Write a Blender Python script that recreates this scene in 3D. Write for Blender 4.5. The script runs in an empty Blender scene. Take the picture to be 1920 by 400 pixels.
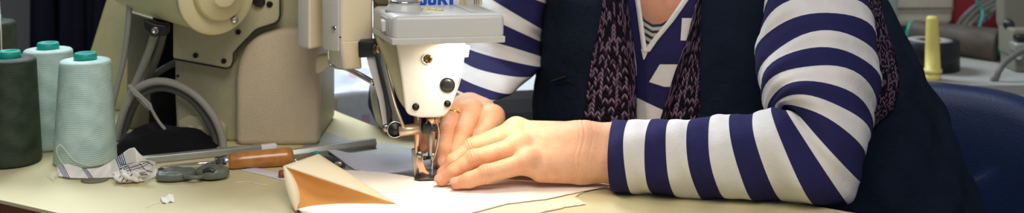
import bpy, bmesh, math, random
import numpy as np
from mathutils import Vector, Matrix
random.seed(7); np.random.seed(7)
scene = bpy.context.scene
COL = scene.collection
F, HY, CZ, TZ = 2250.0, -287.0, 1.16, 0.75      # focal length (px of a 1920 frame), horizon row, eye height, table height
V = Vector

def W(px, py, Y):                                # a point of the place at depth Y
    return V(((px-960)/F*Y, Y, CZ-(py-HY)/F*Y))
def T(px, py, z=TZ):                             # a point on the horizontal plane z
    return W(px, py, (CZ-z)*F/(py-HY))
def lin(c):
    return tuple(((x/255)/12.92 if x/255 <= .04045 else ((x/255+.055)/1.055)**2.4) for x in c)

# ------------------------------------------------------------------ materials
def mat(name, rgb, rough=.5, metal=0, noise=0, nscale=60, bump=0, bscale=200, spec=.5, sss=0, coat=0, trans=0, hue2=None):
    m = bpy.data.materials.new(name); m.use_nodes = True
    nt = m.node_tree; b = nt.nodes['Principled BSDF']
    c = lin(rgb)+(1,)
    b.inputs['Base Color'].default_value = c
    b.inputs['Roughness'].default_value = rough; b.inputs['Metallic'].default_value = metal
    b.inputs['Specular IOR Level'].default_value = spec
    b.inputs['Coat Weight'].default_value = coat
    if sss:
        b.inputs['Subsurface Weight'].default_value = sss
        b.inputs['Subsurface Radius'].default_value = (.012, .005, .003); b.inputs['Subsurface Scale'].default_value = .6
    tc = nt.nodes.new('ShaderNodeTexCoord')
    if noise:
        n = nt.nodes.new('ShaderNodeTexNoise'); n.inputs['Scale'].default_value = nscale; n.inputs['Detail'].default_value = 5
        nt.links.new(tc.outputs['Object'], n.inputs['Vector'])
        mx = nt.nodes.new('ShaderNodeMix'); mx.data_type = 'RGBA'
        c2 = lin(hue2)+(1,) if hue2 else tuple(x*(1-noise) for x in c[:3])+(1,)
        mx.inputs[6].default_value = c; mx.inputs[7].default_value = c2
        r = nt.nodes.new('ShaderNodeValToRGB'); r.color_ramp.elements[0].position = .35; r.color_ramp.elements[1].position = .7
        nt.links.new(n.outputs['Fac'], r.inputs['Fac']); nt.links.new(r.outputs['Color'], mx.inputs[0])
        nt.links.new(mx.outputs[2], b.inputs['Base Color'])
    if bump:
        n2 = nt.nodes.new('ShaderNodeTexNoise'); n2.inputs['Scale'].default_value = bscale; n2.inputs['Detail'].default_value = 3
        nt.links.new(tc.outputs['Object'], n2.inputs['Vector'])
        bp = nt.nodes.new('ShaderNodeBump'); bp.inputs['Strength'].default_value = bump; bp.inputs['Distance'].default_value = .002
        nt.links.new(n2.outputs['Fac'], bp.inputs['Height']); nt.links.new(bp.outputs['Normal'], b.inputs['Normal'])
    if trans:
        t = nt.nodes.new('ShaderNodeBsdfTranslucent'); t.inputs['Color'].default_value = c
        ms = nt.nodes.new('ShaderNodeMixShader'); ms.inputs[0].default_value = trans
        out = nt.nodes['Material Output']
        nt.links.new(b.outputs[0], ms.inputs[1]); nt.links.new(t.outputs[0], ms.inputs[2]); nt.links.new(ms.outputs[0], out.inputs['Surface'])
    return m

def node_math(nt, op, a, b=None):
    n = nt.nodes.new('ShaderNodeMath'); n.operation = op
    for i, x in enumerate((a, b)):
        if x is None: continue
        if isinstance(x, (int, float)): n.inputs[i].default_value = x
        else: nt.links.new(x, n.inputs[i])
    return n.outputs[0]

def knit_mat(name, dark, light, nu, nv):         # V-stitches in UV space (u across, v along), two yarns
    m = bpy.data.materials.new(name); m.use_nodes = True; nt = m.node_tree; b = nt.nodes['Principled BSDF']
    uv = nt.nodes.new('ShaderNodeUVMap'); sp = nt.nodes.new('ShaderNodeSeparateXYZ'); nt.links.new(uv.outputs[0], sp.inputs[0])
    u = node_math(nt, 'MULTIPLY', sp.outputs[0], nu); fu = node_math(nt, 'FRACT', u)
    tri = node_math(nt, 'ABSOLUTE', node_math(nt, 'SUBTRACT', fu, .5))
    v = node_math(nt, 'ADD', node_math(nt, 'MULTIPLY', sp.outputs[1], nv), node_math(nt, 'MULTIPLY', tri, -1.9))
    fv = node_math(nt, 'ABSOLUTE', node_math(nt, 'SUBTRACT', node_math(nt, 'FRACT', v), .5))
    hgt = node_math(nt, 'SUBTRACT', 1.0, node_math(nt, 'MULTIPLY', fv, 2.0))
    grv = node_math(nt, 'MINIMUM', 1.0, node_math(nt, 'MULTIPLY', node_math(nt, 'MINIMUM', tri, node_math(nt, 'SUBTRACT', .5, tri)), 9.0))
    hgt = node_math(nt, 'MULTIPLY', hgt, grv)
    cmb = nt.nodes.new('ShaderNodeCombineXYZ')
    nt.links.new(node_math(nt, 'MULTIPLY', node_math(nt, 'FLOOR', node_math(nt, 'MULTIPLY', u, 2.0)), .83), cmb.inputs[0])
    nt.links.new(node_math(nt, 'MULTIPLY', node_math(nt, 'FLOOR', v), 1.37), cmb.inputs[1])
    n = nt.nodes.new('ShaderNodeTexWhiteNoise'); n.noise_dimensions = '2D'; nt.links.new(cmb.outputs[0], n.inputs['Vector'])
    r = nt.nodes.new('ShaderNodeValToRGB'); e = r.color_ramp.elements
    e[0].position = .5; e[0].color = lin(dark)+(1,); e[1].position = .66; e[1].color = lin(light)+(1,)
    nt.links.new(n.outputs['Value'], r.inputs['Fac'])
    mx = nt.nodes.new('ShaderNodeMix'); mx.data_type = 'RGBA'; mx.inputs[6].default_value = lin((16, 14, 20))+(1,)
    nt.links.new(node_math(nt, 'MINIMUM', 1.0, node_math(nt, 'MULTIPLY', hgt, 2.2)), mx.inputs[0]); nt.links.new(r.outputs['Color'], mx.inputs[7])
    nt.links.new(mx.outputs[2], b.inputs['Base Color']); b.inputs['Roughness'].default_value = .95; b.inputs['Specular IOR Level'].default_value = .1
    bp = nt.nodes.new('ShaderNodeBump'); bp.inputs['Strength'].default_value = .9; bp.inputs['Distance'].default_value = .003
    nt.links.new(hgt, bp.inputs['Height']); nt.links.new(bp.outputs[0], b.inputs['Normal'])
    return m

def thread_mat(name, rgb, rgb2):                  # cross-wound thread: fine diagonal winding bands
    m = bpy.data.materials.new(name); m.use_nodes = True; nt = m.node_tree; b = nt.nodes['Principled BSDF']
    uv = nt.nodes.new('ShaderNodeUVMap'); sp = nt.nodes.new('ShaderNodeSeparateXYZ'); nt.links.new(uv.outputs[0], sp.inputs[0])
    def wave(ku, kv):
        return node_math(nt, 'SINE', node_math(nt, 'ADD', node_math(nt, 'MULTIPLY', sp.outputs[0], ku), node_math(nt, 'MULTIPLY', sp.outputs[1], kv)))
    fine = node_math(nt, 'ADD', wave(12.566, 560), wave(-12.566, 610))
    tri = node_math(nt, 'ABSOLUTE', node_math(nt, 'SUBTRACT', node_math(nt, 'FRACT', node_math(nt, 'MULTIPLY', sp.outputs[0], 4)), .5))
    band = node_math(nt, 'SINE', node_math(nt, 'ADD', node_math(nt, 'MULTIPLY', sp.outputs[1], 46), node_math(nt, 'MULTIPLY', tri, 9)))
    nz = nt.nodes.new('ShaderNodeTexNoise'); nz.inputs['Scale'].default_value = 14; nt.links.new(uv.outputs[0], nz.inputs[0])
    f = node_math(nt, 'ADD', node_math(nt, 'MULTIPLY', band, .10), node_math(nt, 'ADD', node_math(nt, 'MULTIPLY', fine, .05), nz.outputs['Fac']))
    r = nt.nodes.new('ShaderNodeValToRGB'); e = r.color_ramp.elements
    e[0].position = .2; e[0].color = lin(rgb2)+(1,); e[1].position = .75; e[1].color = lin(rgb)+(1,)
    nt.links.new(f, r.inputs['Fac']); nt.links.new(r.outputs['Color'], b.inputs['Base Color'])
    b.inputs['Roughness'].default_value = .6; b.inputs['Specular IOR Level'].default_value = .35
    bp = nt.nodes.new('ShaderNodeBump'); bp.inputs['Strength'].default_value = .3; bp.inputs['Distance'].default_value = .0006
    nt.links.new(fine, bp.inputs['Height']); nt.links.new(bp.outputs[0], b.inputs['Normal'])
    return m

def skin_mat():
    m = mat('skin', (226, 170, 138), .48, bump=.45, bscale=800, sss=.10, spec=.4)
    nt = m.node_tree; b = nt.nodes['Principled BSDF']
    a = nt.nodes.new('ShaderNodeVertexColor'); a.layer_name = 'Col'
    n = nt.nodes.new('ShaderNodeTexNoise'); n.inputs['Scale'].default_value = 70; n.inputs['Detail'].default_value = 4
    tc = nt.nodes.new('ShaderNodeTexCoord'); nt.links.new(tc.outputs['Object'], n.inputs['Vector'])
    mx = nt.nodes.new('ShaderNodeMix'); mx.data_type = 'RGBA'; mx.blend_type = 'MULTIPLY'; mx.inputs[7].default_value = (.94, .82, .78, 1)
    r = nt.nodes.new('ShaderNodeMapRange'); r.inputs[1].default_value = .45; r.inputs[2].default_value = .75; nt.links.new(n.outputs['Fac'], r.inputs[0])
    nt.links.new(r.outputs[0], mx.inputs[0]); nt.links.new(a.outputs['Color'], mx.inputs[6]); nt.links.new(mx.outputs[2], b.inputs['Base Color'])
    return m

def weave_mat(name, rgb, k=2600, rough=.9, bump=.35, noise=.12):
    m = mat(name, rgb, rough, noise=noise, nscale=25, spec=.15)
    nt = m.node_tree; b = nt.nodes['Principled BSDF']
    tc = nt.nodes.new('ShaderNodeTexCoord'); n = nt.nodes.new('ShaderNodeTexNoise'); n.inputs['Scale'].default_value = k/6; n.inputs['Detail'].default_value = 2
    nt.links.new(tc.outputs['Object'], n.inputs['Vector'])
    n2 = nt.nodes.new('ShaderNodeTexNoise'); n2.inputs['Scale'].default_value = 45; n2.inputs['Detail'].default_value = 3; nt.links.new(tc.outputs['Object'], n2.inputs['Vector'])
    h = node_math(nt, 'ADD', node_math(nt, 'MULTIPLY', n.outputs['Fac'], .25), n2.outputs['Fac'])
    bp = nt.nodes.new('ShaderNodeBump'); bp.inputs['Strength'].default_value = bump; bp.inputs['Distance'].default_value = .004
    nt.links.new(h, bp.inputs['Height']); nt.links.new(bp.outputs[0], b.inputs['Normal'])
    return m

M = dict(
    table=mat('cream_laminate', (216, 205, 158), .42, noise=.06, nscale=9, bump=.05, bscale=500, spec=.4),
    table_edge=mat('brown_edge', (112, 66, 38), .5, noise=.3),
    cream=mat('cream_enamel', (205, 196, 160), .5, bump=.25, bscale=420, noise=.04),
    beige=mat('textured_beige_enamel', (200, 184, 154), .6, bump=.5, bscale=520, noise=.05),
    olive=mat('olive_enamel', (178, 172, 136), .55, bump=.3, bscale=420, noise=.08),
    motor=mat('motor_cream_paint', (208, 196, 150), .5, bump=.2, bscale=400),
    white_paint=mat('white_enamel', (242, 236, 222), .3, coat=.2),
    grey_plastic=mat('light_grey_plastic', (200, 200, 194), .33, bump=.05, bscale=700),
    plastic_dark=mat('switch_grey', (164, 164, 156), .4),
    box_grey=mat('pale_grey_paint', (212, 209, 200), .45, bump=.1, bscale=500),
    box_warm=mat('warm_paint_and_lamplight', (232, 216, 180), .42, bump=.1, bscale=500),
    black=mat('black_metal', (22, 22, 24), .4), screw=mat('dark_screw', (40, 36, 32), .35, metal=.7),
    chrome=mat('chrome', (215, 212, 205), .14, metal=1), steel=mat('brushed_steel', (170, 168, 162), .3, metal=1, noise=.1),
    dsteel=mat('dark_steel', (78, 78, 76), .35, metal=.9), brass=mat('brass', (196, 150, 84), .3, metal=1),
    copper=mat('warm_steel', (214, 176, 148), .2, metal=1), satin=mat('warm_satin_metal', (226, 204, 170), .32, metal=.75),
    alu=mat('aluminium', (176, 178, 170), .42, metal=.6, noise=.1), rubber=mat('grey_cable', (150, 146, 136), .55),
    rubber_dark=mat('dark_grey_cable', (98, 96, 90), .55), teal=mat('teal_plastic', (24, 158, 140), .4),
    mint=thread_mat('mint_thread', (196, 220, 208), (170, 198, 188)), mint2=thread_mat('pale_mint_thread', (190, 210, 200), (160, 184, 176)),
    dgreen=thread_mat('dark_green_thread', (54, 66, 46), (32, 42, 28)), brown=thread_mat('taupe_thread', (88, 80, 66), (62, 56, 46)),
    bench2=mat('dim_bench', (158, 158, 150), .6), label_white=mat('label_white', (232, 232, 232), .4), blue=mat('label_blue', (24, 84, 204), .4), grey_mark=mat('grey_print', (150, 150, 150), .5),
    wood=mat('varnished_wood', (200, 134, 64), .28, noise=1, nscale=70, hue2=(168, 102, 42), coat=.5),
    red_wood=mat('reddish_wood', (150, 78, 50), .45, noise=.3), graphite=mat('grey_green_plastic', (104, 110, 98), .38, noise=.15, nscale=120, bump=.15, bscale=260),
    fabric=weave_mat('cream_cotton', (255, 243, 228), bump=.12, noise=.03), fabric_under=weave_mat('cream_cotton_under', (240, 226, 190), bump=.15, noise=.05),
    lit_fold=mat('lit_fold_orange', (230, 164, 88), .9, spec=.1, bump=.1, bscale=300, trans=.25), flap=mat('flap_cotton', (247, 234, 200), .9, spec=.1, bump=.1, bscale=300, trans=.25),
    scrap=weave_mat('scrap_cotton', (238, 232, 218), bump=.3), navy_line=mat('navy_woven_line', (66, 84, 124), .9),
    paper=mat('blue_grey_board', (192, 194, 204), .7, noise=.04), thread_white=mat('white_thread', (240, 236, 226), .7), thread_navy=mat('navy_thread', (40, 48, 74), .7),
    stripe_navy=weave_mat('navy_jersey', (38, 36, 78)), stripe_white=weave_mat('off_white_jersey', (214, 210, 205)),
    vest=weave_mat('dark_navy_quilting', (17, 26, 42), bump=1.0, noise=.25), vest_seam=mat('dark_zip', (12, 14, 18), .5),
    knit=knit_mat('black_mauve_knit', (30, 24, 34), (150, 120, 146), 9, 62), knit2=knit_mat('black_mauve_knit_fine', (26, 20, 30), (136, 106, 136), 3, 50),
    tee_navy=mat('dark_tee', (34, 38, 52), .9), tee_white=mat('pale_tee', (172, 172, 160), .9),
    skin=skin_mat(), hair=mat('brown_hair', (72, 48, 34), .5, noise=.4, nscale=200, bump=.5, bscale=300), gold=mat('gold', (232, 180, 84), .2, metal=1),
    trousers=weave_mat('dark_trousers', (36, 38, 46)), chair=mat('blue_leatherette', (17, 33, 66), .42, bump=.3, bscale=350, noise=.1), chair_black=mat('chair_black', (22, 22, 24), .5),
    black_cloth=weave_mat('black_cloth', (20, 20, 22), bump=.6), navy_cloth=weave_mat('navy_garment', (22, 24, 38), bump=.6),
    wall=mat('grey_wall', (128, 126, 120), .9, bump=.2, bscale=90), floor=mat('grey_floor', (92, 90, 86), .7, noise=.2, nscale=6),
    bench=mat('pale_bench', (206, 208, 204), .5), bench_edge=mat('grey_bench_edge', (176, 182, 182), .6),
    white_cloth=weave_mat('white_print_cloth', (228, 232, 240), bump=.5), pink=mat('faded_pink', (228, 190, 204), .9),
    yellow=mat('yellow_plastic', (214, 200, 106), .45), tape=mat('black_tape', (18, 20, 26), .4), tape_core=mat('tape_core', (150, 148, 138), .7),
    card=mat('pale_carton', (196, 190, 172), .7, noise=.1), red=mat('red_plastic', (140, 24, 34), .5), pale_green=mat('pale_green_paint', (140, 160, 140), .5),
    grey_machine=mat('grey_machine_paint', (124, 122, 106), .5), taupe=mat('taupe_panel', (112, 104, 84), .7), leg=mat('grey_leg', (110, 112, 112), .5))

# ------------------------------------------------------------------ mesh builder
class MB:
    def __init__(self): self.bm = bmesh.new(); self.uv = self.bm.loops.layers.uv.new('UVMap'); self.mats = []
    def mi(self, m):
        m = M[m] if isinstance(m, str) else m
        if m not in self.mats: self.mats.append(m)
        return self.mats.index(m)
    def add(self, verts, faces, m, smooth=True, uvs=None):
        vs = [self.bm.verts.new(v) for v in verts]; i = self.mi(m); out = []
        for f in faces:
            try: fc = self.bm.faces.new([vs[k] for k in f])
            except ValueError: continue
            fc.material_index = i; fc.smooth = smooth; out.append(fc)
            if uvs:
                for lp, k in zip(fc.loops, f): lp[self.uv].uv = uvs[k]
        return out
    def merge(self, src, m, smooth):
        vm = {v: self.bm.verts.new(v.co) for v in src.verts}; i = self.mi(m)
        for f in src.faces:
            fc = self.bm.faces.new([vm[v] for v in f.verts]); fc.material_index = i; fc.smooth = smooth
        src.free()
    def prism(self, poly, ext, m, bevel=0, seg=3, top=None):        # planar polygon (3D points) pushed along ext; top = other end's polygon
        b = bmesh.new(); n = len(poly); ext = V(ext)
        a = [b.verts.new(p) for p in poly]; c = [b.verts.new(V(p)+ext) for p in (top or poly)]
        b.faces.new(a); b.faces.new(c[::-1])
        for k in range(n): b.faces.new([a[k], c[k], c[(k+1) % n], a[(k+1) % n]])
        bmesh.ops.recalc_face_normals(b, faces=b.faces)
        if bevel: bmesh.ops.bevel(b, geom=b.edges[:], offset=bevel, segments=seg, profile=.5, affect='EDGES', clamp_overlap=True)
        self.merge(b, m, bool(bevel)); return self
    def box(self, c, s, m, rot=0, bevel=0, seg=3, mtx=None):
        hx, hy, hz = s[0]/2, s[1]/2, s[2]/2
        R = mtx or Matrix.Rotation(rot, 3, 'Z')
        base = [V(c)+R@V(p) for p in ((-hx, -hy, -hz), (hx, -hy, -hz), (hx, hy, -hz), (-hx, hy, -hz))]
        return self.prism(base, R@V((0, 0, s[2])), m, bevel, seg)
    def loft(self, rings, m, closed=True, cap=True, smooth=True, uv=None, mlist=None):
        n = len(rings[0]); R = len(rings)
        vs = [[self.bm.verts.new(p) for p in r] for r in rings]
        for a in range(R-1):
            i = self.mi(mlist[a] if mlist else m)
            for k in range(n if closed else n-1):
                k2 = (k+1) % n
                f = self.bm.faces.new([vs[a][k], vs[a][k2], vs[a+1][k2], vs[a+1][k]]); f.smooth = smooth; f.material_index = i
                uu = [(k/n, a/(R-1)), ((k+1)/n, a/(R-1)), ((k+1)/n, (a+1)/(R-1)), (k/n, (a+1)/(R-1))]
                for lp, q in zip(f.loops, uu): lp[self.uv].uv = q
        if cap and closed:
            for r, mm in ((vs[0][::-1], 0), (vs[-1], -1)):
                f = self.bm.faces.new(r); f.smooth = False; f.material_index = self.mi(mlist[mm] if mlist else m)
        return self
    def tube(self, pts, rad, m, n=12, cap=True, sub=0):
        pts = [V(p) for p in pts]
        if not isinstance(rad, (list, tuple)): rad = [rad]*len(pts)
        if sub: pts, rad = crom(pts, rad, sub)
        rings = []; up = None
        for i, p in enumerate(pts):
            d = (pts[min(i+1, len(pts)-1)]-pts[max(i-1, 0)]).normalized()
            if up is None: up = d.orthogonal().normalized()
            up = (up-d*up.dot(d)).normalized(); s = d.cross(up)
            rings.append([p+(up*math.cos(2*math.pi*k/n)+s*math.sin(2*math.pi*k/n))*rad[i] for k in range(n)])
        return self.loft(rings, m, cap=cap)
    def lathe(self, base, axis, prof, m, n=32, mlist=None, cap=True):         # prof = [(distance along axis, radius)]
        ax = V(axis).normalized(); u = ax.orthogonal().normalized(); s = ax.cross(u)
        rings = [[V(base)+ax*h+(u*math.cos(2*math.pi*k/n)+s*math.sin(2*math.pi*k/n))*max(r, 1e-4) for k in range(n)] for h, r in prof]
        return self.loft(rings, m, mlist=mlist, cap=cap)
    def grid(self, rows, m, smooth=True, mfun=None):
        R, n = len(rows), len(rows[0])
        vs = [[self.bm.verts.new(p) for p in r] for r in rows]
        for a in range(R-1):
            for k in range(n-1):
                f = self.bm.faces.new([vs[a][k], vs[a][k+1], vs[a+1][k+1], vs[a+1][k]]); f.smooth = smooth
                f.material_index = self.mi(mfun(a/(R-1), k/(n-1)) if mfun else m)
                for lp, q in zip(f.loops, [(k, a), (k+1, a), (k+1, a+1), (k, a+1)]): lp[self.uv].uv = (q[0]/(n-1), q[1]/(R-1))
        return self
    def build(self, name, parent=None, loc=None, solid=0, subsurf=0, recalc=True, offset=-1):
        if recalc: bmesh.ops.recalc_face_normals(self.bm, faces=self.bm.faces)
        me = bpy.data.meshes.new(name); o = bpy.data.objects.new(name, me); COL.objects.link(o)
        org = V((0, 0, 0))
        if parent is not None: org = worldloc(parent); o.parent = parent
        elif loc is not None: org = V(loc); o.location = org
        o['_org'] = list(org)
        bmesh.ops.translate(self.bm, vec=-org, verts=self.bm.verts)
        self.bm.to_mesh(me); self.bm.free()
        for m in self.mats: me.materials.append(m)
        if solid:
            md = o.modifiers.new('thickness', 'SOLIDIFY'); md.thickness = solid; md.offset = offset
        if subsurf:
            md = o.modifiers.new('smooth', 'SUBSURF'); md.levels = md.render_levels = subsurf
        return o
def worldloc(o):
    return V(o['_org']) if '_org' in o else V(o.location)
def thing(name, loc, label, cat, group=None):
    o = bpy.data.objects.new(name, None); COL.objects.link(o); o.location = loc; o.empty_display_size = .03
    return tag(o, label, cat, group)
def tag(o, label, cat, group=None, kind=None):
    if label: o['label'] = label
    if cat: o['category'] = cat
    if group: o['group'] = group
    if kind: o['kind'] = kind
    return o
def crom(pts, rad, sub):
    P, R = [], []; n = len(pts)
    for i in range(n-1):
        a, b, c, d = pts[max(i-1, 0)], pts[i], pts[i+1], pts[min(i+2, n-1)]
        for k in range(sub):
            t = k/sub
            P.append(.5*((2*b)+(c-a)*t+(2*a-5*b+4*c-d)*t*t+(3*b-a-3*c+d)*t**3)); R.append(rad[i]*(1-t)+rad[i+1]*t)
    P.append(pts[-1]); R.append(rad[-1]); return P, R
def PW(pl, Y): return [W(x, y, Y) for x, y in pl]
def lerp1(tab, x):
    return float(np.interp(x, [t[0] for t in tab], [t[1] for t in tab]))
def ell(c, u, w, n=32): return [V(c)+V(u)*math.cos(2*math.pi*k/n)+V(w)*math.sin(2*math.pi*k/n) for k in range(n)]

# ------------------------------------------------------------------ implicit surfaces (for bodies)
def seg(p, a, b, r1, r2):
    a = np.array(a, np.float32); ba = np.array(b, np.float32)-a
    q = p-a; t = np.clip(q@ba/max(float(ba@ba), 1e-9), 0, 1)
    return np.linalg.norm(q-t[:, None]*ba, axis=1)-(r1+(r2-r1)*t)
def smin(a, b, k):
    h = np.maximum(k-np.abs(a-b), 0)/k
    return np.minimum(a, b)-h*h*k*.25
def elli(p, c, r, R=None):
    q = p-np.array(c, np.float32)
    if R is not None: q = q@np.array(R, np.float32)
    r = np.array(r, np.float32); k0 = np.linalg.norm(q/r, axis=1); k1 = np.linalg.norm(q/(r*r), axis=1)
    return k0*(k0-1)/np.maximum(k1, 1e-6)
def nets(fn, lo, hi, h, B=5):
    lo = np.array(lo, np.float32); hi = np.array(hi, np.float32)
    nb = np.ceil((hi-lo)/(h*B)).astype(int)+1; n = nb*B
    cc = np.stack(np.meshgrid(*[np.arange(k) for k in nb], indexing='ij'), -1).reshape(-1, 3)
    cv = fn((lo+(cc+.5)*B*h).astype(np.float32)); act = np.abs(cv) < B*h*1.5
    D = np.repeat(np.repeat(np.repeat(np.where(cv < 0, -1., 1.).reshape(nb).astype(np.float32), B, 0), B, 1), B, 2)
    off = np.stack(np.meshgrid(*[np.arange(B)]*3, indexing='ij'), -1).reshape(-1, 3)
    idx = (cc[act][:, None]*B+off[None]).reshape(-1, 3)
    for s in range(0, len(idx), 400000):
        i = idx[s:s+400000]; D[i[:, 0], i[:, 1], i[:, 2]] = fn((lo+i*h).astype(np.float32))
    S = D < 0
    c = [(x, y, z) for x in (0, 1) for y in (0, 1) for z in (0, 1)]
    cnt = sum(S[x:n[0]-1+x, y:n[1]-1+y, z:n[2]-1+z].astype(np.int8) for x, y, z in c)
    cells = np.argwhere((cnt > 0) & (cnt < 8)); vid = -np.ones(tuple(n-1), np.int64); vid[tuple(cells.T)] = np.arange(len(cells))
    acc = np.zeros((len(cells), 3)); num = np.zeros(len(cells))
    for a in c:
        for ax in range(3):
            if a[ax]: continue
            b = list(a); b[ax] = 1
            va = D[tuple((cells+a).T)]; vb = D[tuple((cells+b).T)]; m = (va < 0) != (vb < 0)
            t = va/np.where(m, va-vb, 1); p = np.tile(np.array(a, float), (len(cells), 1)); p[:, ax] += t
            acc[m] += p[m]; num += m
    verts = lo+(cells+acc/num[:, None])*h
    faces = []
    for ax in range(3):
        u, w = [(1, 2), (2, 0), (0, 1)][ax]
        s0 = [slice(0, n[k]-1) for k in range(3)]; s1 = list(s0); s0[ax] = slice(0, n[ax]-1); s1[ax] = slice(1, n[ax])
        A = S[tuple(s0)]; Bq = S[tuple(s1)]
        e = np.argwhere(A != Bq); e = e[(e[:, u] > 0) & (e[:, w] > 0)]
        flip = A[tuple(e.T)]; du = np.zeros(3, int); du[u] = 1; dw = np.zeros(3, int); dw[w] = 1
        q = np.stack([vid[tuple((e-du-dw).T)], vid[tuple((e-dw).T)], vid[tuple(e.T)], vid[tuple((e-du).T)]], 1)
        q[~flip] = q[~flip][:, ::-1]; faces.append(q)
    return verts, np.concatenate(faces)

#PART2
# ------------------------------------------------------------------ camera, light
cam = bpy.data.cameras.new('camera'); co = bpy.data.objects.new('camera', cam); COL.objects.link(co)
co.location = (0, 0, CZ); co.rotation_euler = (math.pi/2, 0, 0)
cam.sensor_fit = 'HORIZONTAL'; cam.sensor_width = 36; cam.lens = F/1920*36; cam.shift_y = -(200-HY)/1920
cam.dof.use_dof = True; cam.dof.focus_distance = 1.45; cam.dof.aperture_fstop = 4.5
cam.clip_start = .02
scene.camera = co
scene.view_settings.view_transform = 'Standard'; scene.view_settings.look = 'None'
w = bpy.data.worlds.new('world'); scene.world = w; w.use_nodes = True
w.node_tree.nodes['Background'].inputs[0].default_value = (.62, .72, 1, 1); w.node_tree.nodes['Background'].inputs[1].default_value = .30
def area(name, loc, target, size, power, col, sizey=None, spread=None):
    l = bpy.data.lights.new(name, 'AREA'); o = bpy.data.objects.new(name, l); COL.objects.link(o)
    l.energy = power; l.color = col; l.size = size; l.shape = 'RECTANGLE'; l.size_y = sizey or size
    if spread: l.spread = spread
    o.location = loc; o.rotation_euler = (V(target)-V(loc)).to_track_quat('-Z', 'Y').to_euler(); return o
area('window_light', (-.75, 3.0, 2.5), (-.2, 1.7, .8), 1.5, 46, (.80, .90, 1), 1.1, 1.9)
area('room_light', (.15, .1, 2.3), (.15, 1.5, .8), 1.0, 25, (1, .93, .84))
area('lamp_light', (-.065, 1.434, .9245), (-.045, 1.44, .75), .075, .40, (1, .86, .68), .022)

area('lamp_light_far', (-.032, 1.475, .9235), (-.05, 1.50, .75), .036, .20, (1, .86, .68), .055)
# ------------------------------------------------------------------ setting
def structure(o): o['kind'] = 'structure'; return o
structure(MB().box((0, 2, -.02), (7, 7, .04), 'floor').build('floor'))
structure(MB().box((0, 3.3, 1.4), (7, .08, 2.8), 'wall').build('wall_back'))
structure(MB().box((-2.4, 2, 1.4), (.08, 7, 2.8), 'wall').build('wall_left'))

# sewing table: slab turned 30 degrees, its front edge crosses the lower left of the view
E, NN = V((.866, -.5, 0)), V((.5, .866, 0))
fr = lambda s, dd: V((E.x*s+NN.x*dd, E.y*s+NN.y*dd, TZ))
top = [fr(-1.75, .909), fr(.75, .909), fr(.75, 1.325), fr(-.345, 1.355), fr(-.75, 1.388), fr(-.95, 1.405), fr(-1.06, 1.426), fr(-1.15, 1.467), fr(-1.22, 1.503), fr(-1.4, 1.56), fr(-1.75, 1.60)]
tb = thing('sewing_table', fr(-.5, 1.15)-V((0, 0, TZ)), 'cream topped sewing table with brown edge under the machine', 'table')
MB().prism([p-V((0, 0, .004)) for p in top], (0, 0, .004), 'table').build('tabletop', tb)
MB().prism([p-V((0, 0, .032)) for p in top], (0, 0, .0275), 'table_edge').build('table_core', tb)['label'] = 'brown table edge'
for s, dd in ((-1.6, 1.0), (-1.6, 1.33), (.6, 1.0), (.6, 1.26)):
    p = fr(s, dd); MB().box((p.x, p.y, (TZ-.032)/2), (.04, .04, TZ-.032), 'leg', rot=math.radians(-30), bevel=.004).build('leg', tb)
gp = T(178, 338)
MB().lathe(gp+V((0, 0, -.002)), (0, 0, 1), [(0, .012), (.0025, .0165), (.0032, .0165), (.0036, .015), (.0036, .001)], 'taupe').build('cable_grommet', tb)

# bench behind with printed cloth
bt = thing('work_bench', (-.1, 2.2, 0), 'pale work bench with grey edge behind the sewing table', 'table')
p0, p1 = V((-.33, 1.947, 0)), V((.2, 2.06, 0)); bd = V((-.264, .964, 0))*.8
MB().prism([p+V((0, 0, .735)) for p in (p0, p1, p1+bd, p0+bd)], (0, 0, .015), 'bench').build('tabletop', bt)
MB().prism([p+V((0, 0, .712)) for p in (p0, p1, p1+bd, p0+bd)], (0, 0, .0228), 'bench_edge').build('edge_band', bt)
MB().prism([p+V((0, 0, .0))+V((0, .02, 0)) for p in (p0, p1, p1+bd*.85, p0+bd*.85)], (0, 0, .712), 'bench').build('cabinet', bt)
def hgrid(xs, ys, zf, m, mb=None, mfun=None):
    return (mb or MB()).grid([[V((x, y, zf(x, y))) for x in xs] for y in ys], m, mfun=mfun)
def nz(x, y, s=1.0):
    return (math.sin(x*31*s+y*17*s+1.3)+math.sin(x*53*s-y*41*s+.4)+math.sin(y*67*s+x*13*s)*.7)/2.7
xs = np.linspace(-.335, -.085, 40); ys = np.concatenate((np.linspace(1.925, 1.985, 24), np.linspace(1.995, 2.62, 44)))
cl = MB()
def cz(x, y):
    yy = y-(1.96+(x+.27)*.2128)
    if yy < 0: return .757-max(0, -yy-.004)*4.2+.004*nz(x, y)
    return .752+.075*min(1, max(0, yy/.28))**1.3+.014*nz(x, y)*min(1, max(.12, yy/.1))+.006*nz(x, y, 2.3)+.004
fy_ = lambda x: 1.965+(x+.27)*.2128
cl.grid([[V((x, fy_(x)+o, cz(x, fy_(x)+o-.005))) for x in xs] for o in np.concatenate((np.linspace(-.022, .03, 24), np.linspace(.04, .6, 44)))], 'white_cloth', mfun=lambda a, k: 'pink' if (math.sin(a*38+k*9)*math.sin(k*31-a*7) > .72) else 'white_cloth')
tag(cl.build('print_cloth', loc=(-.15, 2.2, .75), solid=.004), 'crumpled white cloth with faded pink print on the bench behind the machine', 'cloth')

# left background: hanging navy garment, slanted panel
gr = [[V(((px-960)/F*2.35+.006*math.sin(v*5+px*.1), 2.35+.02*math.sin(px*.13)+.01*math.sin(px*.31+v*4), 1.75-v*1.45)) for px in np.linspace(48+6*math.sin(v*3), 300, 50)] for v in np.linspace(0, 1, 20)]
tag(MB().grid(gr, 'navy_cloth').build('hanging_garment', loc=((140-960)/F*2.35, 2.35, .3), solid=.01), 'dark navy garment hanging behind the mint thread cones', 'garment')

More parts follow.
